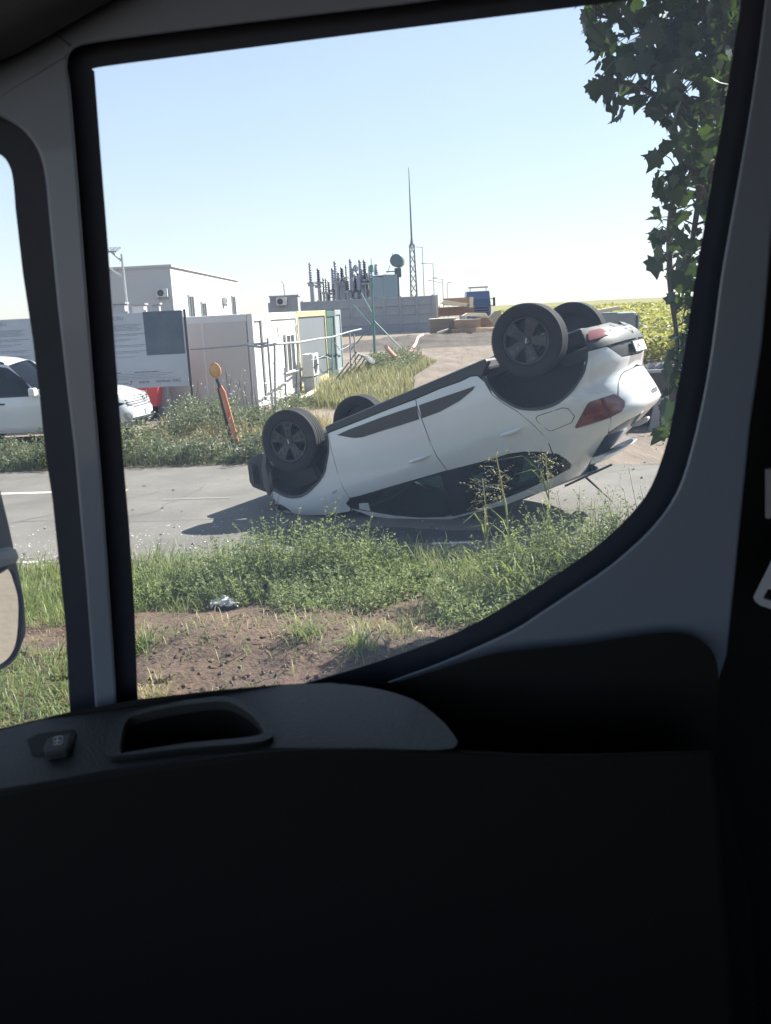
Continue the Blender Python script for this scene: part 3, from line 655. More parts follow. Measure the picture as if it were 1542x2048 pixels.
sw = MB(); sw.lathe([(.18+.015*math.cos(t), .015*math.sin(t)) for t in np.linspace(0, 6.28, 9)[:-1]], 28, 'X', (-.75, .38, 1.05), closed=True); sw.bar((-.75, .2, 1.05), (-.75, .56, 1.05), .015); sw.build('steering_wheel', M['dark'], CAR, smooth=True)
ab = MB(); ab.prism([(-1.45, -.70, 1.20), (-1.50, -.70, 1.20), (-1.70, -.70, 1.38)], (0, .01, 0)); ab.build('torn_trim', M['grey'], CAR)
ab = MB(); ab.prism([(-1.85, -.62, 1.18), (-2.05, -.60, 1.17), (-1.97, -.60, 1.34)], (0, .01, 0)); ab.build('torn_trim', pm('cream_trim', (.55, .56, .5), .7), CAR)

# ------------------------------------------------------------------ the parked car
PK = thing('parked_car', 'white parked car with a grey grille standing in front of the notice boards', 'car', (-6.0, 18.25, 0), 0.0)
PS = Shell([(.18, .80), (.3, .845), (.5, .87), (.75, .88), (.95, .855), (1.05, .82), (1.3, .73), (1.5, .65), (1.66, .58)],
           [(.18, 1.28), (.3, 1.42), (.5, 1.44), (.65, 1.40), (.8, 1.32), (.9, 1.18), (.97, .95), (1.66, .5)], [(.18, -2.8), (.5, -2.95), (1.0, -2.92), (1.66, -2.7)], af=1.0, ar=.6, cf=.62, cr=.3, nf=3.2, nr=5)
def ppanel(name, sz, m, off=0., thick=.012, holes=(), grid=.07, parent=None, mirror=True, gap=0):
    s2 = inset(sz, gap) if gap else sz; out = None
    for sg in ((1, -1) if mirror else (1,)):
        fr = lambda u, v, o=off: PS.P(u, v, o)*np.array([1, sg, 1]); nf = lambda u, v: PS.nrm(np.float64(u), np.float64(v))*np.array([1, sg, 1]); bk = lambda u, v, o=off-thick: PS.P(u, v, o)*np.array([1, sg, 1])
        o = solid(name, s2, holes, fr, bk, m, parent or PK, grid=grid, nfn=nf)
        out = out or o
    return out
def sx(x, z):
    a, b = PS.i(PS.zF, z)-PS.cf, PS.i(PS.zR, z)+PS.cr; return ((a-x)/(a-b)*PS.ls, z)
def arc(cx, cz, r, a0, a1, n=14): return [sx(cx+r*math.cos(math.radians(a0+(a1-a0)*i/n)), cz+r*math.sin(math.radians(a0+(a1-a0)*i/n))) for i in range(n+1)]
def sxs(P):
    out = []
    for (a, b), (c, d) in zip(P, P[1:]+P[:1]): out += [sx(a+(c-a)*k/6, b+(d-b)*k/6) for k in range(6)]
    return out
pwin_f = sxs([(-1.22, .95), (-.50, .95), (-.46, .99), (-.62, 1.2), (-.95, 1.43), (-1.15, 1.46), (-1.24, 1.40)]); pwin_r = sxs([(-2.0, .95), (-1.32, .95), (-1.34, 1.42), (-1.4, 1.46), (-1.95, 1.46)]); pwin_q = sxs([(-2.5, .98), (-2.1, .96), (-2.06, 1.45), (-2.35, 1.40)])
s_hood = [sx(.55, .965), (-.35, .93)]
side = [sx(-2.55, .25), sx(-2.23, .28)]+arc(-1.9, .31, .35, 180, 0)+[sx(-1.5, .25), sx(.30, .25)]+arc(.72, .31, .35, 180, 0)+[(-.12, .30), (-.25, .34), (-.22, .62), (-.12, .80), (-.05, .90), sx(.45, .965)]+sxs([(-.40, 1.01), (-.92, 1.50), (-1.3, 1.575), (-2.3, 1.54), (-2.5, 1.3), (-2.62, .9)])[:31]
ppanel('body_side', side, M['white'], holes=[pwin_f, pwin_r, pwin_q])
for wv in (pwin_f, pwin_r, pwin_q): ppanel('side_window', wv, M['cglass'], off=-.01, thick=.004)
ppanel('window_frame', inset(pwin_f, -.03), M['trimb'], off=.004, thick=.006, holes=[pwin_f], grid=None)
for x0 in (-1.27, -.36):
    ppanel('door_joint', [sx(x0, .3), sx(x0+.006, .3), sx(x0+.006, .94), sx(x0, .94)], M['seam'], off=.002, thick=.004, grid=(.1, .06))
ppanel('front_bumper', [(-1.0, .60), (-.62, .60), (-.52, .52), (-.5, .40), (-1.0, .40)], M['white'], off=.004, thick=.03)
ppanel('bumper_corner', [(-.5, .36), (-.53, .52), (-.63, .61), (-.42, .68), (-.235, .64), (-.245, .34)], M['white'], off=.003, thick=.03)
ppanel('bumper_lip', [(-1.0, .20), (-.24, .20), (-.24, .325), (-.5, .35), (-1.0, .39)], M['grey'], off=.014, thick=.04)
ppanel('lower_grille', [(-1.0, .285), (-.62, .285), (-.58, .39), (-1.0, .39)], M['strip'], off=.018, thick=.03)
for z in (.31, .345): ppanel('grille_bar', [(-1.0, z), (-.6, z), (-.6, z+.012), (-1.0, z+.012)], M['grey'], off=.026, thick=.012, grid=(.1, .02))
ppanel('front_grille', [(-1.0, .615), (-.64, .615), (-.40, .70), (-.36, .80), (-.42, .83), (-1.0, .83)], M['grey'], off=.006, thick=.03)
for z in (.655, .70, .745, .79): ppanel('grille_bar', [(-1.0, z), (-.50, z), (-.50, z+.022), (-1.0, z+.022)], M['steel'], off=.02, thick=.014, grid=(.1, .02))
ppanel('headlamp', [(-.40, .70), (-.20, .73), (-.10, .80), (-.14, .84), (-.36, .82)], pm('lamp_glass', (.55, .58, .6), .1, metal=.3), off=.01, thick=.02, grid=.05)
fl = ppanel('fog_lamp', [(-.40+.085*math.cos(t), .45+.075*math.sin(t)) for t in np.linspace(0, 6.28, 15)[:-1]], M['steel'], off=.014, thick=.02, grid=None)
ppanel('fog_lens', [(-.40+.055*math.cos(t), .45+.05*math.sin(t)) for t in np.linspace(0, 6.28, 13)[:-1]], M['grey'], off=.02, thick=.01, grid=None)
np_ = MB(); np_.box((1.455, 0, .50), (.02, .52, .11)); np_.build('number_plate', M['plate'], PK, bevel=.003)
lg = MB(); lg.prism([(1.43, 0, .88), (1.43, -.05, .79), (1.43, 0, .70), (1.43, .05, .79)], (.012, 0, 0)); lg.build('badge', M['steel'], PK)
def plof(name, rows, m, n=10):
    mb = MB(); 
    for (x, z, hw, cr, bow) in rows:
        for j in range(n+1):
            t = -1+2*j/n; mb.v.append((x+bow*(1-t*t), hw*t, z+cr*(1-t*t)))
    for i in range(len(rows)-1):
        for j in range(n): a = i*(n+1)+j; mb.f.append((a, a+1, a+n+2, a+n+1))
    return mb.build(name, m, PK, smooth=True, sharp=60)
plof('bonnet', [(.99, .79, .60, .02, .37), (.95, .86, .66, .03, .30), (.75, .93, .76, .05, .22), (.5, .962, .81, .06, .12), (.15, .985, .81, .06, .1), (-.3, 1.01, .79, .05, .1), (-.46, 1.02, .78, .05, .1)], M['white'])
plof('windscreen', [(-.44, 1.015, .78, .05, .12), (-.70, 1.29, .72, .06, .11), (-.94, 1.50, .65, .06, .1)], M['cglass2'])
plof('roof', [(-.92, 1.50, .65, .06, .1), (-1.08, 1.55, .64, .075, .05), (-1.3, 1.575, .63, .09, 0), (-1.6, 1.585, .62, .09, 0), (-2.3, 1.54, .63, .08, 0), (-2.5, 1.45, .66, .05, -.1)], M['white'])
plof('tail', [(-2.5, 1.45, .66, .05, -.1), (-2.62, .95, .8, .0, -.2), (-2.62, .3, .8, 0, -.2)], M['white'])
rr = MB()
for sg in (-1, 1): rr.tube([(-1.0, sg*.645, 1.54), (-1.15, sg*.64, 1.60), (-1.6, sg*.63, 1.64), (-2.2, sg*.63, 1.60), (-2.3, sg*.63, 1.55)], .018, 6)
rr.build('roof_rail', M['clad'], PK, smooth=True)
hd = MB(); hd.tube([(-.98, -.875, .80), (-1.02, -.905, .80), (-1.14, -.905, .80), (-1.18, -.88, .80)], .018, 6); hd.build('door_handle', M['clad'], PK, smooth=True)
mi = MB(); mi.box((-.42, -.95, 1.0), (.12, .2, .16)); mi.box((-.42, .95, 1.0), (.12, .2, .16)); mi.build('door_mirror', M['white'], PK, bevel=.03)
fl_ = MB(); fl_.box((-.7, 0, .35), (3.8, 1.3, .15)); fl_.box((-.3, 0, .8), (.4, 1.4, .3)); fl_.box((.7, 0, .6), (.9, 1.0, .4)); fl_.build('floor_pan', M['dark'], PK)
for y in (-.36, .36):
    for x in (-1.12, -2.0):
        s = MB(); s.box((x, y, .95), (.14, .46, .6), Matrix.Rotation(-.2, 3, 'Y')); s.box((x+.25, y, .66), (.5, .46, .14)); st_ = s.build('seat', M['seat'], PK, bevel=.04)
        h = MB(); h.box((x-.08, y, 1.32), (.1, .26, .2)); h.bar((x-.06, y-.06, 1.1), (x-.08, y-.06, 1.25), .01); h.bar((x-.06, y+.06, 1.1), (x-.08, y+.06, 1.25), .01); h.build('headrest', M['seat'], st_, bevel=.04)
for x in (.72, -1.9):
    for sg in (-1, 1):
        T = MB(); T.lathe([(.19, -.07), (.2, -.1), (.28, -.105), (.315, -.09), (.318, .09), (.28, .1), (.19, .09)], 36, 'Y', (0, 0, 0), closed=True)
        w = thing('wheel', None, None); w.parent = PK; w.location = (x, sg*.76, .318); w.rotation_euler = (0, 0, 0 if sg < 0 else math.pi)
        T.build('tyre', M['tyre'], w, smooth=True); D = MB(); D.disc((0, -.085, 0), .2, 'Y', 24); D.bar((0, -.1, 0), (0, -.08, 0), .05, n=12); D.build('rim', M['grey'], w)

# ------------------------------------------------------------------ notice boards
M.update(board=pm('board_white', (0.40, 0.425, 0.47), .7, var=.05, vscale=1.5), bink=pm('board_ink', (0.05, 0.055, 0.07), .8), bink2=pm('board_ink_pale', (0.22, 0.235, 0.27), .8), photo=pm('board_photo', (0.10, 0.125, 0.155), .7, col2=(0.055, 0.075, 0.10), vscale=1.6), galv=pm('galvanised', (0.36, 0.37, 0.38), .5, metal=.5, var=.15, vscale=6))
BY = 20.6
def board(x0, x1, lab, picture):
    z0, z1 = at(378, 771, BY).z, at(372, 621, BY).z
    r = thing('notice_board', lab, 'board', (x0, BY, 0), 0, 'notice boards of the site')
    p = MB(); p.box(((x1-x0)/2, 0, (z0+z1)/2), (x1-x0, .03, z1-z0)); pn = p.build('board_panel', M['board'], r)
    f = MB()
    for px in (.03, x1-x0+.035): f.bar((px, .05, 0), (px, .05, z1+.02), .028, n=6)
    for px in (.03, x1-x0+.035):
        q = MB(); q.bar((px, .03, 0), (px, .03, z1+.03), .03, n=6); q.build('post', pm('post_dark', (.06, .062, .066), .6), r)
    yy = -.0165
    if picture:
        q = MB(); q.box((x1-x0-.44, yy-.003, 1.92), (.84, .004, .93)); q.build('picture', M['photo'], pn)
    def lines(rows, m):
        q = MB()
        for (a, z, w_, h) in rows:
            x = a
            while x < a+w_:
                l = min(RNG.uniform(.03, .16), a+w_-x); q.box((x+l/2, yy-.002, z+RNG.normal(0, .001)), (l, .003, h)); x += l+.015
        return tag(q.build('text_line', m, pn), kind='stuff')
    e = 0.40
    rows = [(e, z, 1.40-.05*(i % 3), .012) for i, z in enumerate((2.13, 2.10, 2.07, 2.04, 2.01))]+[(e, 1.93, 1.5, .014), (e, 1.90, 1.3, .010), (e, 1.82, 1.3, .012), (e, 1.79, 1.1, .01), (e, 1.69, 1.45, .012), (e, 1.66, 1.4, .01), (e, 1.56, 1.46, .012), (e, 1.53, 1.3, .01), (e, 1.44, 1.2, .012), (e, 1.32, .55, .012)]
    lines(rows, M['bink2'])
    lines([(e+.1, 1.10, .75, .014), (1.55, 1.10, .55, .014)], M['bink'])
    lines([(e+.1, 1.06-.035*i, 1.0-.1*(i % 2), .009) for i in range(4)]+[(1.5, 1.06-.035*i, .9-.15*(i % 3), .009) for i in range(4)], M['bink2'])
    Rx = Matrix.Rotation(math.pi/2, 4, 'X')
    text('title', '\u0218ANTIER \u00ceN LUCRU', .115, M['bink2'] if not picture else M['bink2'], pn, Matrix.Translation((e+.02, yy-.002, 2.235)) @ Rx, .001)
    zo = z0-.665
    L_ = [(.55, .74, 'R\u00d6X', .06), (.95, .735, 'Z', .13), (1.40, .735, '7', .13), (1.62, .765, 'KREVN', .075), (2.0, .765, 'NOTRUN', .075), (x1-x0-.36, .765, 'OXC', .09)]
    for (a, z, t_, s_) in L_: text('logo', t_, s_, M['bink'], pn, Matrix.Translation((a, yy-.002, z+zo)) @ Rx, .001, shear=.3 if t_ in 'Z7' else 0)
    q = MB(); q.box((1.24, yy-.002, .77+zo), (.3, .003, .012)); q.build('logo', M['bink'], pn)
    return r
xr = at(372, 700, BY).x
board(xr-2.72, xr, 'white notice board with a dark photograph in its upper right corner', True)
board(xr-2.72-2.55, xr-2.80, 'white notice board without a photograph, above the parked car', False)

# ------------------------------------------------------------------ red skip
sk_ = thing('waste_skip', 'red waste skip standing behind the notice boards', 'skip', (-5.62, 21.42, 0)); sk_.scale = (.92, .6, .92)
m_red = pm('red_paint', (0.56, 0.05, 0.055), .5, var=.15, vscale=3)
b_ = MB(); b_.add([(-1.3, -.7, .32), (.62, -.7, .32), (.62, .8, .32), (-1.3, .8, .32), (-1.5, -.8, 1.45), (.82, -.8, 1.45), (.82, .9, 1.45), (-1.5, .9, 1.45)], [(3, 2, 1, 0), (0, 1, 5, 4), (1, 2, 6, 5), (2, 3, 7, 6), (3, 0, 4, 7)]); b_.build('bin', m_red, sk_)
b_ = MB()
for x in (-1.5, .82): b_.box((x, .05, 1.45), (.07, 1.8, .07))
for y in (-.8, .9): b_.box((-.34, y, 1.46), (2.34, .07, .07))
b_.build('rim', m_red, sk_)
for x in (-1.0, -.35, .3):
    b_ = MB(); b_.box((x, -.775, .9), (.08, .05, 1.0), Matrix.Rotation(.088, 3, 'X')); b_.build('rib', m_red, sk_)
b_ = MB(); b_.box((-.9, 0, .16), (.3, 1.2, .3)); b_.box((.3, 0, .16), (.3, 1.2, .3)); b_.build('skid', M['dark'], sk_)

# ------------------------------------------------------------------ white building
M.update(wall=pm('white_render', (0.51, 0.515, 0.515), .85, var=.04, vscale=.4), cab=pm('cabin_white', (0.62, 0.61, 0.59), .6, var=.06, vscale=1), void=pm('opening_dark', (0.05, 0.055, 0.06), .4), ac=pm('ac_white', (.6, .6, .58), .5))
def ac_unit(name, lab, loc, rz, parent=None, grp='air conditioners on the walls'):
    t = thing(name, lab, 'air conditioner', loc, rz, grp)
    a = MB(); a.box((0, 0, 0), (.85, .32, .62)); a.build('casing', M['ac'], t, bevel=.02)
    a = MB(); a.lathe([(.02, -.165), (.24, -.165), (.245, -.175), (.25, -.165), (.25, -.15)], 20, 'Y', (-.1, 0, 0)); a.build('fan_guard', M['void'], t)
    for k in range(5): pass
    a = MB(); a.box((-.3, .1, -.38), (.04, .45, .14)); a.box((.3, .1, -.38), (.04, .45, .14)); a.build('bracket', M['galv'], t)
    return t
BX = at(346, 600, 35).x; bl = thing('white_building', 'flat white building with a sunlit side behind the notice boards', 'building', (BX, 35, 0))
H1 = 4.1
b_ = MB(); b_.box((-1.95, 8.5, H1/2), (3.9, 17, H1)); b_.build('wall', M['wall'], bl)
b_ = MB(); b_.box((-1.95, 8.5, H1+.04), (4.04, 17.14, .08)); b_.build('roof_edge', M['wall'], bl)
def bwin(y, z, w_, h):
    o = MB(); o.box((.005, y, z), (.03, w_, h)); f_ = o.build('window', M['void'], bl)
    fr = MB()
    for s in (-1, 1): fr.box((.02, y+s*w_/2, z), (.05, .07, h+.1)); fr.box((.02, y, z+s*h/2), (.05, w_, .07))
    fr.box((.02, y, z), (.04, .05, h)); fr.build('frame', M['galv'], f_)
bwin(3.3, 1.95, 1.0, 2.3); bwin(6.0, 1.9, 1.1, 1.9); bwin(14.8, 2.2, 1.2, 2.1)
ac_unit('air_conditioner', 'air conditioner near the roof corner on the shaded building wall', (BX-.35, 34.9, 3.18), 0).scale = (.48, .48, .48)
ac_unit('air_conditioner', 'air conditioner on the sunlit side wall of the white building', (BX+.1, 46.5, 3.0), math.pi/2).scale = (.55, .55, .55)
# low clutter on the roofs behind the boards
for k, (px, py, w_, h_, d_, m_, lb) in enumerate(((240, 614, .28, .12, .3, 'grey', 'grey box above the notice board beside the lamp pole'), (279, 615, .27, .1, .3, 'cab', 'cream box above the middle of the notice board'), (312, 615, .18, .12, .2, 'grey', 'small grey cabinet above the dark board photograph'))):
    p = at(px, py, 21.6); t = thing('roof_box', lb, 'box', (p.x, 21.6, 0), 0, 'boxes rising behind the notice boards')
    b_ = MB(); b_.box((0, 0, p.z/2+h_/4), (w_, d_, p.z+h_/2)); b_.build('box_body', M[m_], t, bevel=.02)
    b_ = MB(); b_.box((0, 0, p.z+h_/2+.02), (w_+.06, d_+.06, .04)); b_.build('lid', M['galv'], t)

# ------------------------------------------------------------------ site cabins
def panel_box(parent, name, c, size, m, bev=.01):
    b = MB(); b.box(c, size); return b.build(name, m, parent, bevel=bev)
P0 = Vector((-2.86, 21.9)); P1 = Vector((-1.28, 34.9)); dC = (P1-P0).normalized(); nC = Vector((-dC.y, dC.x)); angC = math.atan2(dC.y, dC.x)
def cabin(a, b, depth, h, mw, mf, lab, name='site_cabin'):
    o = P0+dC*a; t = thing(name, lab, 'cabin', (o.x, o.y, 0), angC, 'site cabins in a row')
    L = b-a-.05
    panel_box(t, 'walls', (L/2, depth/2, h/2+.06), (L-.06, depth-.06, h-.12), mw)
    for x in (.06, L-.06):
        for y in (.06, depth-.06): panel_box(t, 'corner_post', (x, y, h/2), (.13, .13, h), mf)
    for z in (.08, h-.09):
        panel_box(t, 'side_beam', (L/2, .05, z), (L-.26, .12, .17), mf); panel_box(t, 'side_beam', (L/2, depth-.05, z), (L-.26, .12, .17), mf)
        panel_box(t, 'end_beam', (.05, depth/2, z), (.12, depth-.26, .17), mf); panel_box(t, 'end_beam', (L-.05, depth/2, z), (.12, depth-.26, .17), mf)
    return t, L
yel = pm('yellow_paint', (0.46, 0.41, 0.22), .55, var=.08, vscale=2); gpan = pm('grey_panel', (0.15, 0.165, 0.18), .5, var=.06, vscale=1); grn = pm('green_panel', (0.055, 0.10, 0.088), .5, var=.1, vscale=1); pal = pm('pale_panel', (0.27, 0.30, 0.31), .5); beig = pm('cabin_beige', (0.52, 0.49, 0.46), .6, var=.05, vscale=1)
t, L = cabin(0, 5.1, 6.0, 2.24, M['cab'], M['cab'], 'pale cabin nearest the road, its blank end wall in shade')
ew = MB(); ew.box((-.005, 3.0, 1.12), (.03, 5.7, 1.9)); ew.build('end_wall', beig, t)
for y0 in (1.2, 2.4, 3.6, 4.8):
    ew = MB(); ew.box((-.022, y0, 1.12), (.01, .03, 1.9)); ew.build('wall_joint', M['cab'], t)
def cwin(t, x, z, w_, h):
    o = MB(); o.box((x, -.0, z), (w_, .04, h)); f_ = o.build('window', M['void'], t)
    fr = MB()
    for s in (-1, 0, 1): fr.box((x+s*w_/2, -.02, z), (.06, .05, h+.06))
    for s in (-1, 1): fr.box((x, -.02, z+s*h/2), (w_, .05, .06))
    fr.build('frame', M['cab'], f_)
cwin(t, 3.85, 1.15, 1.0, 1.0)
dr = MB(); dr.box((1.25, -.01, 1.12), (.9, .04, 1.95)); dd = dr.build('door', M['cab'], t); q = MB(); q.bar((1.6, -.03, 1.0), (1.6, -.09, 1.0), .02); q.build('handle', M['galv'], dd)
cv = MB()
for x0 in (2.2, 4.55):
    cv.tube([(x0+.1*math.cos(a)+.02*i*.3, -.06, 1.75+.16*math.sin(a)) for i, a in enumerate(np.linspace(0, 9, 24))]+[(x0+.25, -.05, 1.3), (x0+.2, -.05, .8)], .008, 5)
cv.build('cable', M['galv'], t, smooth=True)
t2, L2 = cabin(5.15, 9.85, 4.5, 2.26, gpan, yel, 'yellow framed cabin with a grey roller front')
t3, L3 = cabin(9.9, 11.65, 3.0, 2.22, grn, grn, 'green cabin between the yellow framed one and the pale one')
t4, L4 = cabin(11.7, 13.1, 3.0, 2.26, pal, pal, 'small pale cabin at the far end of the row')
ao = P0+dC*5.0-nC*-.0; a_ = ac_unit('air_conditioner', 'air conditioner standing by the yellow framed cabin', (P0.x+dC.x*4.9-nC.x*.35, P0.y+dC.y*4.9-nC.y*.35, .75), angC, grp=None)
q = MB(); q.box((0, 0, -.55), (.8, .3, .4)); q.build('stand', M['galv'], a_)
for k, (x, y, lb) in enumerate(((.4, 1.3, 'short'),)):
    pass
# planks and rails lying in front of the cabins
def plank(a, b, w_, h_, lab, m, name='plank', grp=None, z=0.06):
    a = Vector((a[0], a[1], z)); b = Vector((b[0], b[1], z+.02)); d = b-a; t = MB(); t.box((0, 0, 0), (d.length, w_, h_))
    o = t.build(name, m, None, bevel=.004); o.location = (a+b)/2; o.rotation_euler = d.to_track_quat('X', 'Z').to_euler(); return tag(o, lab, 'plank', grp)
wood = pm('raw_wood', (0.52, 0.42, 0.30), .8, var=.2, vscale=3, stretch=(1, 8, 8)); woodp = pm('pale_wood', (0.66, 0.58, 0.45), .8, var=.15, vscale=3, stretch=(1, 8, 8)); woodd = pm('brown_board', (0.235, 0.155, 0.115), .75, var=.15, vscale=2, stretch=(1, 5, 5))
g1, g2 = gnd(535, 838), gnd(640, 782); plank((g1.x, g1.y), (g2.x, g2.y), .12, .06, 'long pale plank lying along the foot of the cabins', woodp)
g1, g2 = gnd(588, 812), gnd(632, 811); plank((g1.x, g1.y), (g2.x, g2.y), .25, .18, 'short thick brown beam beside the yellow grass', woodd, z=.1)

# ------------------------------------------------------------------ tube fence in front of the cabins
fn = thing('tube_fence', 'thin steel tube fence with sagging rails in front of the cabins', 'fence', (0, 0, 0))
def post(px, py0, py1, Y, r=.024, m='galv', nm='post'):
    a = at(px[0], py0, Y); b = at(px[1], py1, Y); q = MB(); q.bar((b.x, b.y, max(b.z, -.02)), (a.x, a.y, a.z), r, n=6); return q.build(nm, M[m], fn, smooth=True)
for px, y0, y1, Y in (((535, 545), 676, 815, 20.2), ((549, 551), 686, 822, 20.0), ((570, 572), 735, 806, 21.0), ((595.5, 597), 686, 800, 21.5), ((663, 666), 668, 752, 30), ((699.5, 702), 662, 748, 33), ((708, 712), 668, 745, 33)): post(px, y0, y1, Y)
def rl(pts, r=.022, nm='rail'):
    q = MB(); q.tube([at(x, y, Y) for x, y, Y in pts], r, 6); return q.build(nm, M['galv'], fn, smooth=True)
rl([(381, 698.5, 21.6), (420, 696, 21.4), (470, 692, 21), (534, 686, 20.3)], .025); rl([(495, 690, 20.6), (520, 694, 20.4), (552, 688, 20.2), (597, 685, 21.5), (634, 678, 25), (664, 674, 30), (700, 663, 33), (722, 658, 35)], .03)
rl([(534, 690, 20.3), (500, 688.5, 20.7), (540, 684, 20.3)], .012, 'wire'); rl([(531, 756, 20.4), (580, 745, 21.2), (597, 741, 21.5)], .014, 'wire'); rl([(529, 767, 20.3), (578, 766, 20.9)], .014); rl([(529, 794, 20.2), (580, 792, 20.9)], .014)
rl([(666, 682, 30), (680, 700, 31), (690, 696, 32), (700, 690, 33)], .014, 'wire'); rl([(622, 720, 24), (632, 718, 25), (648, 712, 27), (662, 718, 29)], .014, 'wire')

# ------------------------------------------------------------------ guide post with a warning lamp
gp = gnd(476, 893); gd = thing('guide_post', 'leaning orange guide post with an amber warning lamp on its top', 'sign', (gp.x, gp.y, 0))
def gl_(px, py, dy=0.0): v = at(px, py, gp.y+dy)-Vector((gp.x, gp.y, 0)); return v
o_ = pm('faded_orange', (0.58, 0.19, 0.10), .6, var=.15, vscale=6); o2 = pm('orange_film', (0.60, 0.26, 0.14), .6, var=.2, vscale=9)
b_ = MB(); b_.prism([gl_(437, 775), gl_(442, 770), gl_(450, 783), gl_(480, 892), gl_(469, 893)], (0, .05, 0)); b_.build('board', o_, gd, bevel=.006)
b_ = MB(); b_.prism([gl_(434, 777, .03), gl_(437, 773, .03), gl_(470, 894, .03), (gl_(459, 880, .03))], (0, .10, 0)); b_.build('board_side', M['clad'], gd)
b_ = MB(); b_.prism([gl_(440, 785, -.004), gl_(447, 783, -.004), gl_(458, 823, -.004), gl_(451, 827, -.004)], (0, .003, 0)); b_.build('reflective_film', o2, gd)
b_ = MB(); b_.prism([gl_(455, 836, -.004), gl_(462, 834, -.004), gl_(472, 872, -.004), gl_(466, 878, -.004)], (0, .003, 0)); b_.build('reflective_film', o2, gd)
b_ = MB(); b_.bar(gl_(441, 775, .03), gl_(434, 757, .03), .035, n=8); b_.build('lamp_stem', M['clad'], gd)
lc = gl_(430.5, 741, .03); amb = pm('amber_lens', (0.62, 0.33, 0.10), .25, coat=.6)
q = MB(); q.lathe([(.001, -.05), (.05, -.048), (.085, -.03), (.092, 0), (.085, .03), (.05, .048), (.001, .05)], 24, 'Y'); lo_ = q.build('amber_lamp', amb, gd, smooth=True); lo_.location = lc; lo_.scale = (.92, 1, 1.28); lo_.rotation_euler = (0, -.15, 0)
q = MB(); q.lathe([(.096, -.02), (.102, -.02), (.102, .02), (.096, .02)], 24, 'Y', closed=True); l2 = q.build('lamp_ring', o2, gd, smooth=True); l2.location = lc; l2.scale = (.92, 1, 1.28); l2.rotation_euler = (0, -.15, 0)
b_ = MB(); b_.box((.02, .06, .0), (.55, .4, .1)); b_.build('foot', M['dark'], gd, bevel=.02)

# ------------------------------------------------------------------ lamps and masts
def lamp_post(px_b, px_t, py_t, Y, arm, lab, solar=False, r=.06):
    tp = at(px_t, py_t, Y); t = thing('street_lamp', lab, 'lamp post', (tp.x, Y, 0), 0, 'lamp posts of the site')
    q = MB(); q.bar((0, 0, 0), (0, 0, tp.z), r, r*.6, 8); q.build('pole', M['galv'], t, smooth=True)
    q = MB(); q.tube([(0, 0, tp.z-.6 if solar else tp.z-.05), (arm*.5, 0, tp.z-.45 if solar else tp.z+.02), (arm, 0, tp.z-.22 if solar else tp.z+.06)], r*.5, 6); q.build('arm', M['galv'], t, smooth=True)
    q = MB(); q.box((arm*1.25, 0, tp.z-.20 if solar else tp.z+.07), (.5, .2, .07)); q.build('lamp_head', M['grey'], t, bevel=.01)
    if solar:
        q = MB(); q.box((arm*.75, 0, tp.z+.12), (.62, .55, .04), Matrix.Rotation(.25, 3, 'X')); s_ = q.build('solar_panel', pm('solar', (.13, .15, .18), .25), t)
        q = MB()
        for k in range(-2, 3): q.box((arm*.75+.12*k, -.01, tp.z+.142), (.012, .53, .004), Matrix.Rotation(.25, 3, 'X'))
        q.build('cell_line', M['grey'], s_)
        q = MB(); q.bar((0, 0, tp.z-.2), (arm*.7, 0, tp.z+.15), .03); q.build('bracket', M['galv'], t)
    return t
lamp_post(256, 243, 508, 26, -.5, 'solar lamp post rising above the notice board', True, .05)
lamp_post(850, 844.5, 494, 105, -1.0, 'tallest of the slim lamp posts, right beside the lattice mast')
lamp_post(868, 866, 527, 118, -1.0, 'second slim lamp post beyond the lattice mast, single arm')
lamp_post(889, 885, 557, 130, -1.4, 'solar lamp post far beyond the lattice mast', True)
lamp_post(896, 894.5, 566, 140, .3, 'farthest and shortest lamp post, left of the blue truck')
# lattice mast with its lightning rod
bse = at(828, 592, 92); top = at(822, 489, 92); tip = at(814.3, 335, 92); steelm = pm('mast_steel', (.20, .215, .24), .55, metal=.3)
lm = thing('lattice_mast', 'grey lattice mast carrying a long lightning rod', 'mast', (bse.x, 92, 0))
ht, hz = .2, top.z
def leg(sx_, sy_, z): f = z/hz; w_ = .36+(ht-.36)*f; return Vector((sx_*w_, sy_*w_, z))
for sx_, sy_ in ((-1, -1), (1, -1), (1, 1), (-1, 1)):
    q = MB(); q.bar(leg(sx_, sy_, 0), leg(sx_, sy_, hz), .065, .06, 6); q.build('leg', steelm, lm)
q = MB(); nb_ = 9
for i in range(nb_):
    z0, z1 = hz*i/nb_, hz*(i+1)/nb_
    for (a, b) in (((-1, -1), (1, -1)), ((1, -1), (1, 1)), ((1, 1), (-1, 1)), ((-1, 1), (-1, -1))):
        q.bar(leg(*a, z0), leg(*b, z1), .038, n=4); q.bar(leg(*b, z0), leg(*a, z1), .038, n=4)
q.build('bracing', steelm, lm)
q = MB(); q.bar((0, 0, hz-.1), (0, 0, hz+.5), .2, .11, 8); q.bar((0, 0, hz+.4), (0, 0, hz+4), .1, .07, 8); q.bar((0, 0, hz+4), (0, 0, tip.z), .065, .028, 8); q.build('lightning_rod', steelm, lm, smooth=True)
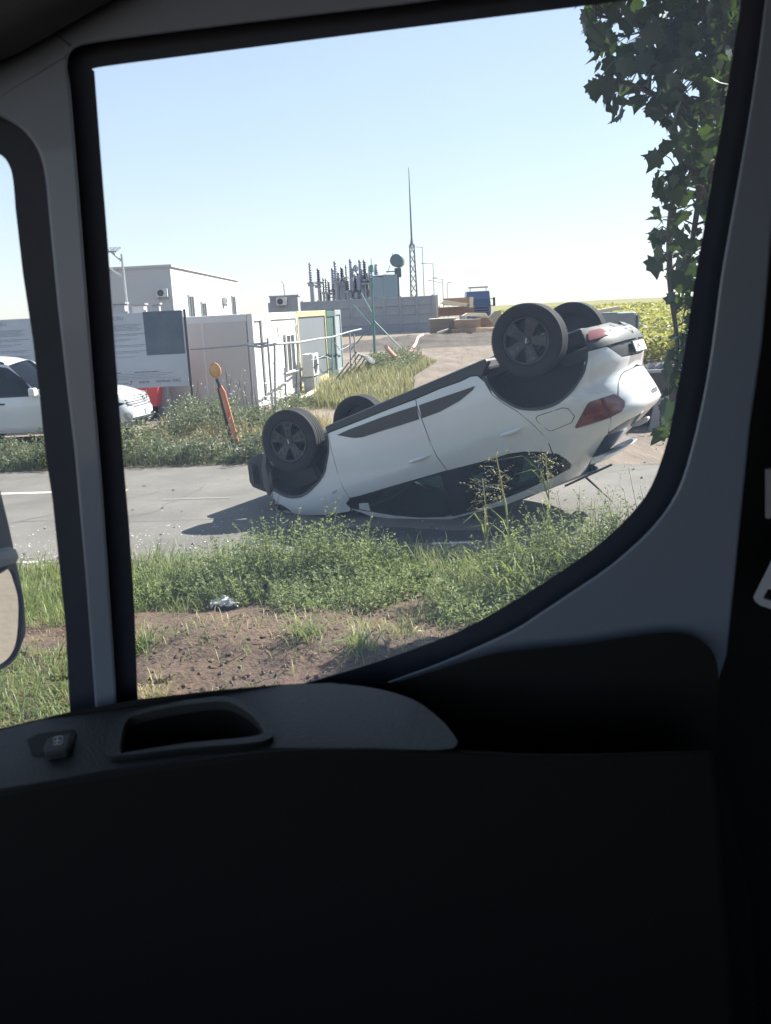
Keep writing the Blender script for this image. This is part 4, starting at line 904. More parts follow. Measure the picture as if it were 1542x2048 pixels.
# green mast on struts, nearer
gb = gnd(750, 716); gY = gb.y; gtp = at(756.5, 515, gY); mg = pm('mast_green', (.09, .22, .19), .5, var=.1)
gm = thing('green_mast', 'thin green telescopic mast standing on splayed struts', 'mast', (gb.x, gY, 0))
q = MB(); z_ = gtp.z; q.bar((0, 0, 0), (.02, 0, z_*.55), .075, .06, 8); q.build('lower_tube', mg, gm, smooth=True)
q = MB(); q.bar((.02, 0, z_*.5), (.05, 0, z_*.82), .038, .035, 8); q.bar((.05, 0, z_*.8), (.05, 0, z_), .035, .012, 6); q.build('upper_tube', mg, gm, smooth=True)
q = MB(); q.bar((.05, -.0, z_*.86), (.05, 0, z_*.93), .11, .09, 8); q.bar((.05, 0, z_*.72), (.05, 0, z_*.75), .09, n=8); q.build('head', mg, gm, smooth=True)
for a, b in ((((0, 0, 1.6)), (-1.1, -.6, .45)), ((0, 0, 1.4), (-.9, .9, 2.5)), ((.05, 0, 1.7), (1.5, -.5, .1)), ((0, 0, 2.0), (-.5, .8, 3.0))):
    q = MB(); q.bar(a, b, .028, n=6); q.build('strut', mg, gm)
# pink hose lying over the bank
hp = [gnd(772, 694, .9), gnd(785, 708, .5), gnd(797, 716, .12), (gnd(812, 714, .12)), gnd(825, 697, .2), at(832, 686, 50), at(836, 675, 52), at(846, 670, 53)]
q = MB(); q.tube([tuple(p) for p in spline([tuple(p) for p in hp], 5, False)], .075, 8); tag(q.build('hose', pm('hose_pink', (.62, .36, .32), .6), None, smooth=True), 'pink ribbed hose snaking down the dark earth bank', 'hose')
for px0, py0, px1, py1, lb in ((704, 700, 745, 735, 'left of the green mast'),):
    q = MB()
    for k in range(5): q.tube([gnd(700+7*k, 722+3*k, .05), gnd(712+6*k, 705+4*k, 1.0-.12*k), gnd(735+3*k, 712+4*k, .7-.1*k), gnd(752+2*k, 722+3*k, .02)], .03, 5)
    tag(q.build('cable_coil', M['galv'], None, smooth=True), 'loose grey cables heaped beside the green mast', 'cable')

# ------------------------------------------------------------------ substation wall
conc = pm('concrete', (0.31, 0.325, 0.35), .85, var=.12, vscale=.8, bump=.2, bscale=8); conc_lit = pm('concrete_lit', (0.50, 0.47, 0.42), .85, var=.1, vscale=1)  # paler, warmer copy of the concrete puts sunlight into the end wall's colour
YW = 86.0; xl = at(541, 640, YW).x; xr_ = at(867, 640, YW).x; hW = at(867, 590.5, YW).z
sw_ = thing('concrete_wall', 'long grey concrete panel wall of the substation', 'wall', (0, YW, 0))
nbay = 10; bw = (xr_-xl)/nbay; rng_ = RNG
proto = None
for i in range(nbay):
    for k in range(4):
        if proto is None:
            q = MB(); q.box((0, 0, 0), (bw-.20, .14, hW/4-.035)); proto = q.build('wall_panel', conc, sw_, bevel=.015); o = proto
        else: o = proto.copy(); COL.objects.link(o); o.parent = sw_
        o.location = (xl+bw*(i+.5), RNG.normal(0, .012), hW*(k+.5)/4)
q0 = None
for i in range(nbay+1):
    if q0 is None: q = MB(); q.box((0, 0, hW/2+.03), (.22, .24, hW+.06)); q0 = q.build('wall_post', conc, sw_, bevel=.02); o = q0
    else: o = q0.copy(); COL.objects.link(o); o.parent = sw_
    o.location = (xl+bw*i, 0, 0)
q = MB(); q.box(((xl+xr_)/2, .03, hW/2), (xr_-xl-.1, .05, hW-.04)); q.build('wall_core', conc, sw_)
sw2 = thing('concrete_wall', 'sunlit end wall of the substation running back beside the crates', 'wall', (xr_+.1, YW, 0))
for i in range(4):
    for k in range(4): q = MB(); q.box((0.25, 1.5+3*i, hW*(k+.5)/4), (.14, 2.8, hW/4-.03)); q.build('wall_panel', conc_lit, sw2, bevel=.015)
    q = MB(); q.box((.25, 3*i, hW/2), (.22, .22, hW+.05)); q.build('wall_post', conc_lit, sw2)
kz = at(567, 593, 80); kb = thing('meter_house', 'small flat grey block house with an air conditioner at the wall end', 'building', (kz.x, 80, 0))
q = MB(); q.box((0, 1.2, kz.z/2), (2.35, 2.4, kz.z)); q.build('wall', conc, kb)
q = MB(); q.box((0, 1.2, kz.z+.05), (2.5, 2.55, .1)); q.build('roof', conc, kb)
ac_unit('air_conditioner', 'air conditioner high on the grey block house', (at(563, 603, 79.8).x, 79.75, at(563, 603, 79.8).z), 0)
q = MB(); q.tube([(0, 1, kz.z), (0, 1, kz.z+1.0), (-.2, 1, kz.z+1.3)], .04, 5); q.build('vent_pipe', M['galv'], kb)

# switchgear behind the wall
YS = 92.0; insl = pm('insulator_grey', (.30, .31, .37), .4); insd = pm('insulator_brown', (.075, .075, .10), .35)
def insulator(px, py_top, py_mid, kind, w_px, lab, Y=YS):
    a = at(px, py_top, Y); b = at(px+(py_mid-py_top)*.04, py_mid, Y); t = thing('insulator_post', lab, 'insulator', (b.x, Y, 0), 0, 'insulator posts of the switchgear')
    r = w_px*.82*Y/FOC; m = insd if kind == 'd' else insl
    q = MB(); q.bar((0, 0, 0), (0, 0, b.z), max(r*.75, .09), n=8); q.build('support', M['galv'], t, smooth=True)
    q = MB(); q.bar((0, 0, b.z-.12), (0, 0, b.z+.06), r*1.7, r*1.9, 10); q.build('flange', M['galv'], t)
    q = MB(); pr = []; n = max(5, int((a.z-b.z)/.22)); hh = a.z-b.z
    for i in range(n):
        z = b.z+.06+hh*.92*i/n; tr = r*(1-.25*i/n); pr += [(tr*.62, z), (tr*1.08, z+hh*.3/n), (tr*.66, z+hh*.5/n)]
    q.lathe(pr, 10); q.build('sheds', m, t, smooth=True, sharp=50)
    q = MB(); q.bar((0, 0, a.z-hh*.09), (0, 0, a.z), r*.8, r*.35, 8); q.build('cap', M['galv'], t)
SX = lambda x: 600+x/6.168
SY = lambda y: 490+y/6.168
ILIST = (((125, 215, 470), 'l', 5.0, 'tall pale insulator standing alone at the left end'), ((225, 285, 465), 'd', 5.2, 'short dark insulator second from the left end'), ((288, 400, 590), 'd', 3.2, 'left one of the thin dark pair of insulators'), ((318, 405, 590), 'd', 3.2, 'right one of the thin dark pair of insulators'),
         ((404, 280, 560), 'l', 6.0, 'thick pale insulator before the tall one'), ((432, 195, 455), 'l', 5.5, 'tall pale insulator beside the thick pale one'), ((515, 268, 450), 'd', 6.0, 'stout dark insulator in the middle group'), ((568, 240, 570), 'd', 3.2, 'thin dark insulator behind the middle group'), ((594, 430, 570), 'd', 3.4, 'short thin dark insulator behind the middle group'),
         ((624, 170, 560), 'l', 5.6, 'very long pale insulator in the middle'), ((683, 360, 540), 'd', 5.0, 'dark insulator topped by a ring fitting'), ((738, 180, 440), 'l', 5.6, 'tall pale insulator right of the ring fitting'), ((793, 178, 430), 'd', 5.6, 'tallest dark insulator near the transformer'), ((858, 255, 420), 'l', 5.6, 'pale insulator next to the transformer'), ((868, 420, 560), 'd', 4.6, 'low dark insulator next to the transformer'))
ILIST += (((352, 440, 600), 'l', 4.0, 'low pale insulator right of the thin dark pair'), ((470, 330, 470), 'd', 4.4, 'dark insulator behind the tall pale pair'), ((548, 380, 480), 'l', 4.2, 'short pale insulator behind the stout dark one'), ((650, 300, 560), 'l', 4.6, 'pale insulator between the very long one and the ring fitting'), ((708, 330, 560), 'd', 4.6, 'dark insulator right below the ring fitting'), ((765, 290, 440), 'l', 4.4, 'pale insulator between the two tallest near the transformer'), ((822, 330, 450), 'd', 4.4, 'short dark insulator left of the pale one by the transformer'))
for (x, y0, y1), kd, w_, lb in ILIST: insulator(SX(x), SY(y0), SY(y1), kd, w_, lb, YS+RNG.uniform(-1.5, 1.5))
def sbox(parent, nm, x0, y0, x1, y1, d, m, Y=YS):
    a = at(SX(x0), SY(y1), Y); b = at(SX(x1), SY(y0), Y); q = MB(); q.box(((a.x+b.x)/2, Y, (a.z+b.z)/2), (abs(b.x-a.x), d, abs(b.z-a.z))); return q.build(nm, m, parent, bevel=.03)
br = thing('breaker_frame', 'grey steel frame with pipes and tanks of the switchgear', 'switchgear', (0, 0, 0))
for x0, y0, x1, y1 in ((290, 600, 300, 720), (330, 590, 345, 720), (235, 540, 262, 720), (455, 470, 480, 720), (500, 460, 552, 720), (760, 450, 785, 720), (815, 440, 840, 720), (150, 480, 165, 720)): sbox(br, 'support', x0, y0, x1, y1, .5, M['galv'])
for x0, y0, x1, y1 in ((290, 635, 460, 655), (340, 595, 460, 608), (560, 570, 760, 590), (590, 610, 760, 640), (100, 485, 180, 510), (445, 470, 555, 505), (740, 440, 840, 470), (640, 380, 740, 400), (470, 400, 600, 420), (580, 375, 740, 385)): sbox(br, 'cross_beam', x0, y0, x1, y1, .4, M['galv'])
for x0, y0, x1, y1 in ((185, 490, 262, 530), (480, 485, 560, 520), (760, 455, 845, 500), (620, 400, 660, 570), (700, 390, 750, 560), (850, 570, 900, 640), (585, 590, 640, 660), (660, 585, 720, 660)):
    a = at(SX(x0), SY(y1), YS-.6); b = at(SX(x1), SY(y0), YS-.6); q = MB(); cz = (a.z+b.z)/2
    if b.x-a.x > b.z-a.z: q.bar((a.x, YS-.6, cz), (b.x, YS-.6, cz), (b.z-a.z)/2, n=12)
    else: q.bar(((a.x+b.x)/2, YS-.6, a.z), ((a.x+b.x)/2, YS-.6, b.z), (b.x-a.x)/2, n=12)
    q.build('tank', insl, br, smooth=True)
a = at(SX(685), SY(290), YS); q = MB(); q.lathe([(.22+.07*math.cos(t), .07*math.sin(t)) for t in np.linspace(0, 6.28, 9)[:-1]], 16, 'Y', a, closed=True); q.bar(a-Vector((0, 0, .35)), a+Vector((0, 0, .35)), .12); q.build('ring_fitting', insl, br, smooth=True)
# transformer
tmat = pm('transformer_green', (.13, .18, .20), .5, var=.06, vscale=1); tfin = pm('fin_green', (.25, .32, .345), .5); tf = thing('transformer', 'grey-green power transformer with cooling fins and a round oil drum on top', 'transformer', (0, 0, 0))  # tank darker than the fins: shade in the gaps is put into colour
sbox(tf, 'main_tank', 890, 370, 1195, 720, 3.0, tmat, 93)
for k in range(6): sbox(tf, 'cooling_fin', 1035+27*k, 365, 1057+27*k, 650, .8, tfin, 90.8)
for k in range(3): sbox(tf, 'cooling_fin', 895+46*k, 395, 930+46*k, 655, .8, tfin, 90.8)
sbox(tf, 'drum_support', 1170, 285, 1245, 400, 1.2, tmat, 93); sbox(tf, 'side_pipe', 1195, 400, 1220, 690, .4, tmat, 93)
c = at(SX(1183), SY(197), 92); q = MB(); rr_ = 75/6.168*92/FOC; q.bar((c.x, 91, c.z), (c.x+.3, 93.2, c.z), rr_, n=28); q.build('oil_drum', tmat, tf, smooth=True, bevel=.04)
q = MB(); q.bar(at(SX(1110), SY(250), 92), at(SX(1078), SY(345), 92), .03, n=5); q.bar(at(SX(1060), SY(330), 92), at(SX(1165), SY(325), 92), .05, n=6); q.bar(at(SX(1138), SY(100), 92), at(SX(1142), SY(125), 92), .03, n=5); q.bar(at(SX(1176), SY(108), 92), at(SX(1177), SY(125), 92), .04, n=5); q.build('pipework', tmat, tf)
a = at(SX(935), SY(245), 92); b = at(SX(938), SY(370), 92); q = MB(); pr = []
for i in range(6): z = b.z+(a.z-b.z)*i/6; pr += [(.13, z), (.26-.02*i, z+.12), (.14, z+.2)]
q.lathe(pr, 12, 'Z', (a.x, 92, 0)); q.build('bushing', insl, tf, smooth=True)

# ------------------------------------------------------------------ cable reels
def reel(px, py_top, py_bot, w_px, mt, mc, lab):
    g = gnd(px, py_bot-2); Y = g.y; s = Y/FOC; h = (py_bot-py_top)*s*.92; r = w_px*.5*s
    t = thing('cable_reel', lab, 'cable reel', (g.x, Y, 0), 0, 'cable reels by the substation wall')
    for z in (.06, h-.06):
        q = MB(); q.bar((0, 0, z-.06), (0, 0, z+.06), r, n=24); q.build('flange', mt, t, smooth=True, bevel=.02)
    q = MB(); pr = [(r*.74+.03*(i % 2), .12+(h-.24)*i/14) for i in range(15)]; q.lathe(pr, 20); q.build('winding', mc, t, smooth=True)
    q = MB(); q.bar((0, 0, h), (0, 0, h+.05), r*.2, n=12); q.build('hub', M['void'], t)
cabl = pm('black_cable', (.03, .033, .045), .6); cabp = pm('pale_cable', (.42, .38, .30), .7)
reel(711, 633, 664, 24, wood, cabp, 'reel wound with pale cable, partly behind the small pale cabin')
reel(754, 634, 665, 31, M['grey'], cabl, 'wide reel of black cable behind the green mast')
reel(804, 642, 668, 27, woodp, cabl, 'smaller reel of black cable with a pale round top')
g = gnd(780, 666); plank((g.x-1.2, g.y), (g.x+.6, g.y+.3), .2, .06, 'pale plank lying between the two black reels', woodp); g = gnd(815, 667); plank((g.x-.6, g.y-.5), (g.x+.7, g.y), .2, .06, 'pale plank at the foot of the smaller black reel', woodp)

# ------------------------------------------------------------------ crates and boards
def crate(x0, y0, x1, y1, Y, d, m, mtop, lab, nb=3, name='wooden_crate', cat='crate'):
    a = at(x0, y1, Y); b = at(x1, y0, Y); t = thing(name, lab, cat, ((a.x+b.x)/2, Y+d/2, a.z), 0, 'crates and boards piled by the track')
    w_, h = b.x-a.x, b.z-a.z
    q = MB(); q.box((0, 0, h/2), (w_-.06, d-.06, h-.04)); q.build('body', m, t)
    for k in range(nb):
        q = MB(); q.box((0, -d/2+.01, h*(k+.5)/nb), (w_, .04, h/nb-.02)); q.build('board', m, t, bevel=.006)
        for sx_ in (-1, 1): q = MB(); q.box((sx_*(w_/2-.01), .01, h*(k+.5)/nb), (.04, d-.04, h/nb-.02)); q.build('board', m, t, bevel=.006)
    for k in range(4): q = MB(); q.box((0, -d/2+d*(k+.5)/4, h+.0), (w_+.04, d/4-.02, .05)); q.build('lid_board', mtop, t, bevel=.006)
    return t
greyw = pm('grey_board', (.25, .205, .165), .8, var=.12, vscale=2)
crate(862, 636, 912, 668, 71, 2.2, greyw, woodp, 'wide grey-brown crate at the left end of the pile')
crate(905, 657, 952, 671, 69.5, 1.4, greyw, greyw, 'low grey box under the pale-topped crate', 2)
crate(910, 638, 961, 657.5, 70, 1.6, pm('tan_board', (.36, .25, .175), .8, var=.1, vscale=2), woodp, 'tan crate with a pale lid in the middle of the pile')
crate(961, 634, 992, 655, 70.5, 1.6, woodd, wood, 'dark brown crate right of the pale-lidded one')
crate(950, 656, 1000, 671, 69.8, 1.5, wood, woodp, 'light crate lying lowest at the right end of the pile', 2)
crate(880, 612, 948, 633, 76, 2.0, woodd, woodp, 'long dark brown crate in front of the blue truck', 2)
crate(890, 595, 941, 611, 78, 1.5, woodd, woodd, 'dark brown crate on top of the pile below the end wall', 2)
def slab(pts, Y, d, m, lab):
    q = MB(); q.prism([at(x, y, Y) for x, y in pts], (0, d, 0)); o = q.build('board_sheet', m, None, bevel=.01); return tag(o, lab, 'board', 'crates and boards piled by the track')
slab([(881, 607), (890, 600), (936, 607.5), (933, 611), (910, 612)], 75, 1.2, woodp, 'tilted pale board lying across the upper crates')
slab([(940, 594), (947, 594), (946, 615), (939.5, 615)], 74.5, .3, woodp, 'upright pale board beside the blue truck')
slab([(925, 632), (935, 626), (972, 626), (977, 634)], 70.6, 1.2, woodp, 'flat pale boards on the tan crate')
slab([(949, 670), (957, 656), (974, 656.5), (968, 670)], 69, .2, wood, 'leaning light board at the foot of the pile')
slab([(872, 669), (875, 664), (897, 657), (896, 660), (878, 668)], 68.5, .4, woodp, 'short pale beam sticking up at the left foot of the pile')
slab([(875, 613), (880, 612), (881, 634), (877, 634)], 78, .3, woodp, 'upright pale post at the end of the concrete wall')
g1, g2 = gnd(872, 670.5), gnd(998, 672); plank((g1.x, g1.y), (g2.x, g2.y), .18, .16, 'long pale beam on the ground in front of the crates', woodp, z=.1)
slab([(976, 636), (990, 622), (1002, 620), (1004, 640), (990, 650)], 66, .5, wood, 'light board leaning behind the wheel of the wreck')

# ------------------------------------------------------------------ blue truck
blue = pm('truck_blue', (.075, .12, .25), .4, coat=.4, var=.05); tz = at(958, 640, 95)
tr = thing('blue_truck', 'blue lorry seen head on, standing beyond the crates', 'truck', (tz.x, 95, 0))
q = MB(); q.add([(-1.2, 0, .55), (1.2, 0, .55), (1.25, 0, 2.0), (1.15, .25, 3.55), (-1.15, .25, 3.55), (-1.25, 0, 2.0), (-1.2, 2.2, .55), (1.2, 2.2, .55), (1.25, 2.2, 2.0), (1.15, 2.2, 3.6), (-1.15, 2.2, 3.6), (-1.25, 2.2, 2.0)], [(0, 1, 2, 5), (5, 2, 3, 4), (1, 7, 8, 2), (2, 8, 9, 3), (6, 0, 5, 11), (11, 5, 4, 10), (4, 3, 9, 10), (7, 6, 11, 8), (8, 11, 10, 9), (0, 6, 7, 1)]); q.build('cab', blue, tr, bevel=.06)
q = MB(); q.prism([(-1.1, -.02, 2.05), (1.1, -.02, 2.05), (1.04, .17, 3.0), (-1.04, .17, 3.0)], (0, .03, 0)); q.build('windscreen', pm('truck_glass', (.06, .09, .16), .1), tr)
q = MB(); q.box((0, .0, 3.92), (1.95, .4, .14)); q.bar((-.8, .1, 3.5), (-.8, .05, 3.9), .04); q.bar((.8, .1, 3.5), (.8, .05, 3.9), .04); q.build('light_bar', M['grey'], tr, bevel=.03)
for sg in (-1, 1):
    q = MB(); q.box((sg*1.55, -.1, 2.45), (.2, .25, .85)); q.bar((sg*1.2, 0, 2.75), (sg*1.5, -.1, 2.75), .04); q.bar((sg*1.2, 0, 2.1), (sg*1.5, -.1, 2.1), .04); q.build('mirror', M['clad'], tr)
    q = MB(); q.box((sg*.9, -.06, .85), (.4, .06, .22)); q.build('headlamp', M['steel'], tr)
    q = MB(); q.bar((sg*1.0-.15, .9, .5), (sg*1.0+.15, .9, .5), .5, n=20); q.build('wheel', M['tyre'], tr)
for z in (1.15, 1.4, 1.65, 1.9): q = MB(); q.box((0, -.035, z), (2.0, .05, .1)); q.build('grille_slat', M['dark'], tr)
q = MB(); q.box((0, -.1, .68), (2.4, .25, .35)); q.build('bumper', blue, tr, bevel=.04)
q = MB(); q.box((0, 5.5, 1.9), (2.45, 6, 2.2)); q.build('load_box', M['grey'], tr)

# ------------------------------------------------------------------ things right of the wreck
p = at(1232, 640, 15.5); cbx = thing('metal_cabinet', 'grey metal cabinet with a rounded corner behind the rear wheels of the wreck', 'cabinet', (p.x, 15.5, 0))
zt = at(1232, 625, 15.5).z; q = MB(); q.box((0, .3, zt/2), (.72, .6, zt)); q.build('casing', pm('cabinet_grey', (.23, .25, .24), .5, var=.08), cbx, bevel=.06)
q = MB(); q.box((.37, .3, zt/2), (.025, .62, zt-.1)); q.build('edge', M['galv'], cbx)
q = MB(); q.box((-.08, -.01, zt*.55), (.5, .02, zt*.7)); q.build('door', M['grey'], cbx)
q = MB(); q.box((0, 0, 0), (.36, .12, .06)); o = q.build('plank', woodp, None, bevel=.004); o.location = (p.x-.1, 15.6, zt+.05); o.rotation_euler = (0, -.12, 0); tag(o, 'short pale plank on top of the metal cabinet', 'plank')
gX = at(1312, 870, 15.8); db = thing('scrap_bin', 'dark open scrap bin under the tree, right of the wreck', 'bin', (gX.x+.35, 16.0, 0))
br_ = pm('bin_brown', (.07, .05, .048), .6, var=.2, vscale=3)
zt = at(1312, 742, 15.8).z; q = MB()
for cx_, cy_, sx_, sy_ in ((0, -.45, 1.1, .04), (0, .45, 1.1, .04), (-.55, 0, .04, .9), (.55, 0, .04, .9)): q.box((cx_, cy_, zt/2), (sx_, sy_, zt))
q.build('walls', br_, db); q = MB(); q.box((0, 0, .1), (1.0, .8, .06)); q.build('bottom', br_, db)
q = MB(); q.box((0, -.47, zt+.02), (1.2, .06, .05)); q.box((0, .47, zt+.02), (1.2, .06, .05)); q.build('rim', M['galv'], db)
sc_ = MB(); sc_.prism([at(x, y, 15.2) for x, y in ((1310, 800), (1336, 792), (1334, 872), (1297, 862))], (.03, .06, 0)); tag(sc_.build('metal_sheet', pm('sheet_grey', (.25, .25, .26), .55, var=.1), None, bevel=.004), 'bent grey metal sheet leaning against the scrap bin', 'sheet')
q = MB()
for k in range(6): a = at(1300+5*k, 738+RNG.uniform(-8, 4), 15.9); q.box(a, (.1, .08, RNG.uniform(.04, .2)), Matrix.Rotation(RNG.uniform(-1, 1), 3, 'Y'))
tag(q.build('scrap', M['galv'], None), 'silver scrap sticking out of the dark bin', 'scrap')

# ------------------------------------------------------------------ plants
M.update(
    grass=leafm('grass_blade', (0.185, 0.22, 0.065), (0.08, 0.125, 0.032), .35, island=.35),
    dry=leafm('dry_grass', (0.34, 0.28, 0.14), (0.22, 0.20, 0.08), .3, island=.3),
    weed=leafm('weed_leaf', (0.215, 0.255, 0.09), (0.075, 0.125, 0.038), .35, island=.4),
    far=leafm('verge_leaf', (0.125, 0.145, 0.07), (0.08, 0.10, 0.045), .3, island=.45),
    crop=leafm('crop_leaf', (0.27, 0.26, 0.07), (0.15, 0.18, 0.05), .4, island=.4),
    leaf=leafm('tree_leaf', (0.035, 0.055, 0.022), (0.022, 0.036, 0.016), .16, island=.5, tcol=(.10, .17, .03)),
    stem=pm('stem', (0.16, 0.17, 0.08), .8), straw=pm('straw', (0.36, 0.33, 0.17), .8, var=.2), bark=pm('bark', (0.10, 0.08, 0.06), .9, var=.3, bump=.6, bscale=20),
    fluff=pm('seed_fluff', (0.75, 0.73, 0.66), .9))
def unit(v): return v/(np.linalg.norm(v, axis=-1, keepdims=True)+1e-9)
def leafset(C, D, L, Wd):
    """pointed leaves: C bases, D directions"""
    n = len(C); D = unit(D); s = unit(np.cross(D, RNG.normal(0, 1, (n, 3)))); L = np.broadcast_to(np.reshape(L, (-1, 1)), (n, 1)); Wd = np.broadcast_to(np.reshape(Wd, (-1, 1)), (n, 1))
    nn = np.cross(D, s); m = C+D*L*.45+nn*L*.08
    V = np.stack([C, m+s*Wd*.5, C+D*L, m-s*Wd*.5], 1).reshape(-1, 3)
    return V, np.arange(4*n).reshape(-1, 4)
def blades(B, H, lean, w_):
    """bent grass blades, three quads each"""
    n = len(B); a = RNG.uniform(0, 2*np.pi, n); d = np.stack([np.cos(a), np.sin(a), 0*a], 1); s = np.stack([-np.sin(a+.6), np.cos(a+.6), 0*a], 1)
    H = np.reshape(H, (-1, 1)); lean = np.reshape(lean, (-1, 1)); w_ = np.reshape(w_, (-1, 1)); up = np.array([0, 0, 1.])
    pts = [B, B+up*H*.42+d*lean*H*.13, B+up*H*.78+d*lean*H*.45, B+up*H*(1-.25*lean)+d*lean*H*.95]
    wd = [w_, w_*.9, w_*.6, w_*.12]; V = []
    for p, q in zip(pts, wd): V += [p-s*q*.5, p+s*q*.5]
    V = np.stack(V, 1).reshape(-1, 3); i = np.arange(n)[:, None]*8
    F = np.concatenate([i+np.array([[0, 1, 3, 2]]), i+np.array([[2, 3, 5, 4]]), i+np.array([[4, 5, 7, 6]])], 1).reshape(-1, 4)
    return V, F
def rpoly(poly, n):
    poly = np.asarray(poly); out = np.zeros((0, 2))
    while len(out) < n:
        q = np.stack([RNG.uniform(poly[:, 0].min(), poly[:, 0].max(), n), RNG.uniform(poly[:, 1].min(), poly[:, 1].max(), n)], 1); out = np.concatenate([out, q[pip(q, poly)]])
    return out[:n]
def grass(name, poly, n, h0, h1, m, w=.006, lean=(.2, 1.1), zf=None, hmap=None):
    p = rpoly(poly, n); z = zf(p[:, 0], p[:, 1]) if zf else np.zeros(n); H = RNG.uniform(h0, h1, n)*RNG.uniform(.6, 1, n)
    if hmap is not None: H *= hmap(p[:, 0], p[:, 1])
    V, F = blades(np.stack([p[:, 0], p[:, 1], z], 1), H, RNG.uniform(*lean, n), RNG.uniform(.6, 1.3, n)*w)
    return tag(mesh_np(name, V, F, m, smooth=True), kind='stuff')
wob = lambda x, y: .75+.3*np.sin(x*3.1+y*1.7)+.2*np.sin(x*7.3-y*4.1)+.15*np.sin(13*x+9*y)
verge = [(-6, 8.35), (-4, 8.15), (-2, 8.05), (0, 7.95), (1, 7.75), (2, 7.8), (3.2, 7.75), (6, 7.5), (6, 5.2), (2.2, 4.6), (1.2, 4.5)]+[tuple(gnd(px, py))[:2] for px, py in ((830, 1330), (760, 1318), (690, 1292), (620, 1262), (560, 1240), (510, 1215))]+[(-2.0, 6.35), (-3, 6.3), (-6, 6.3)]
grass('verge_grass', verge, 34000, .10, .30, M['grass'], .007, hmap=wob)
grass('verge_grass', [(-6, 8.3), (-4, 8.15), (-1.7, 7.95), (-1.9, 6.3), (-6, 6.3)], 9000, .2, .40, M['grass'], .007, hmap=wob)
grass('dry_grass', [(-4, 6.6), (-1.5, 6.3), (-.2, 6.15), (.7, 5.7), (1.5, 5.2), (2.2, 5.0), (1.0, 4.3), (-.3, 5.2), (-2, 5.8), (-4, 5.8)], 900, .05, .15, M['dry'], .006, (.6, 1.6), zf=lambda x, y: soil_h(x, y)-.01)
grass('dry_grass', [(-4.5, 5.4), (-1.4, 5.2), (-.9, 3.6), (-2.0, 3.0), (-4.5, 3.0)], 600, .05, .16, M['dry'], .007, (.6, 1.6), zf=lambda x, y: soil_h(x, y)-.01)
grass('soil_grass', [tuple(gnd(px, py))[:2] for px, py in ((-60, 1350), (60, 1345), (150, 1330), (150, 1460), (-60, 1480))], 1500, .05, .16, M['grass'], .007, (.5, 1.5), zf=lambda x, y: soil_h(x, y)-.01)
grass('soil_grass', [(-3, 6.0), (1, 6.0), (1.2, 4.0), (-3, 3.6)], 900, .05, .14, M['grass'], .007, (.6, 1.5), zf=lambda x, y: soil_h(x, y)-.01)
for cx, cy, tlb in ((-.55, 5.55, 'pale grass tuft on top of the soil heap'), (-.98, 4.75, 'grass tuft in the middle of the dug soil'), (-1.35, 4.9, 'grass tuft on the soil beside the window post'), (-.2, 5.35, 'grass tuft on the right flank of the soil heap'), (-1.6, 5.65, 'grass tuft left of the plastic scrap'), (.35, 5.2, 'grass tuft on the soil by the window curve'), (-2.3, 4.9, 'grass tuft on the soil seen through the quarter window')):
    a = RNG.uniform(0, 6.28, 90); r = np.abs(RNG.normal(0, .07, 90)); x = cx+r*np.cos(a); y = cy+r*np.sin(a)
    V, F = blades(np.stack([x, y, soil_h(x, y)-.01], 1), RNG.uniform(.06, .2, 90), RNG.uniform(.7, 1.5, 90), np.full(90, .008)); tag(mesh_np('grass_tuft', V, F, M['dry'] if RNG.random() < .5 else M['grass'], smooth=True), tlb, 'grass', 'grass tufts on the dug soil')
n = 900; p = np.stack([RNG.uniform(-4, 2.2, n), RNG.uniform(3.4, 6.35, n)], 1); C = np.stack([p[:, 0], p[:, 1], soil_h(p[:, 0], p[:, 1])+.004], 1); D = RNG.normal(0, 1, (n, 3))*np.array([1, 1, .25]); L = RNG.uniform(.02, .11, n)
V, F = leafset(C, D, L, np.minimum(L*.3, .012)); tag(mesh_np('straw_litter', V, F, M['dry']), kind='stuff')
grass('verge_grass', [(2.6, 2.4), (16, 1.5), (16, 6.3), (2.6, 5.2)], 5000, .1, .4, M['grass'], .012, hmap=wob)
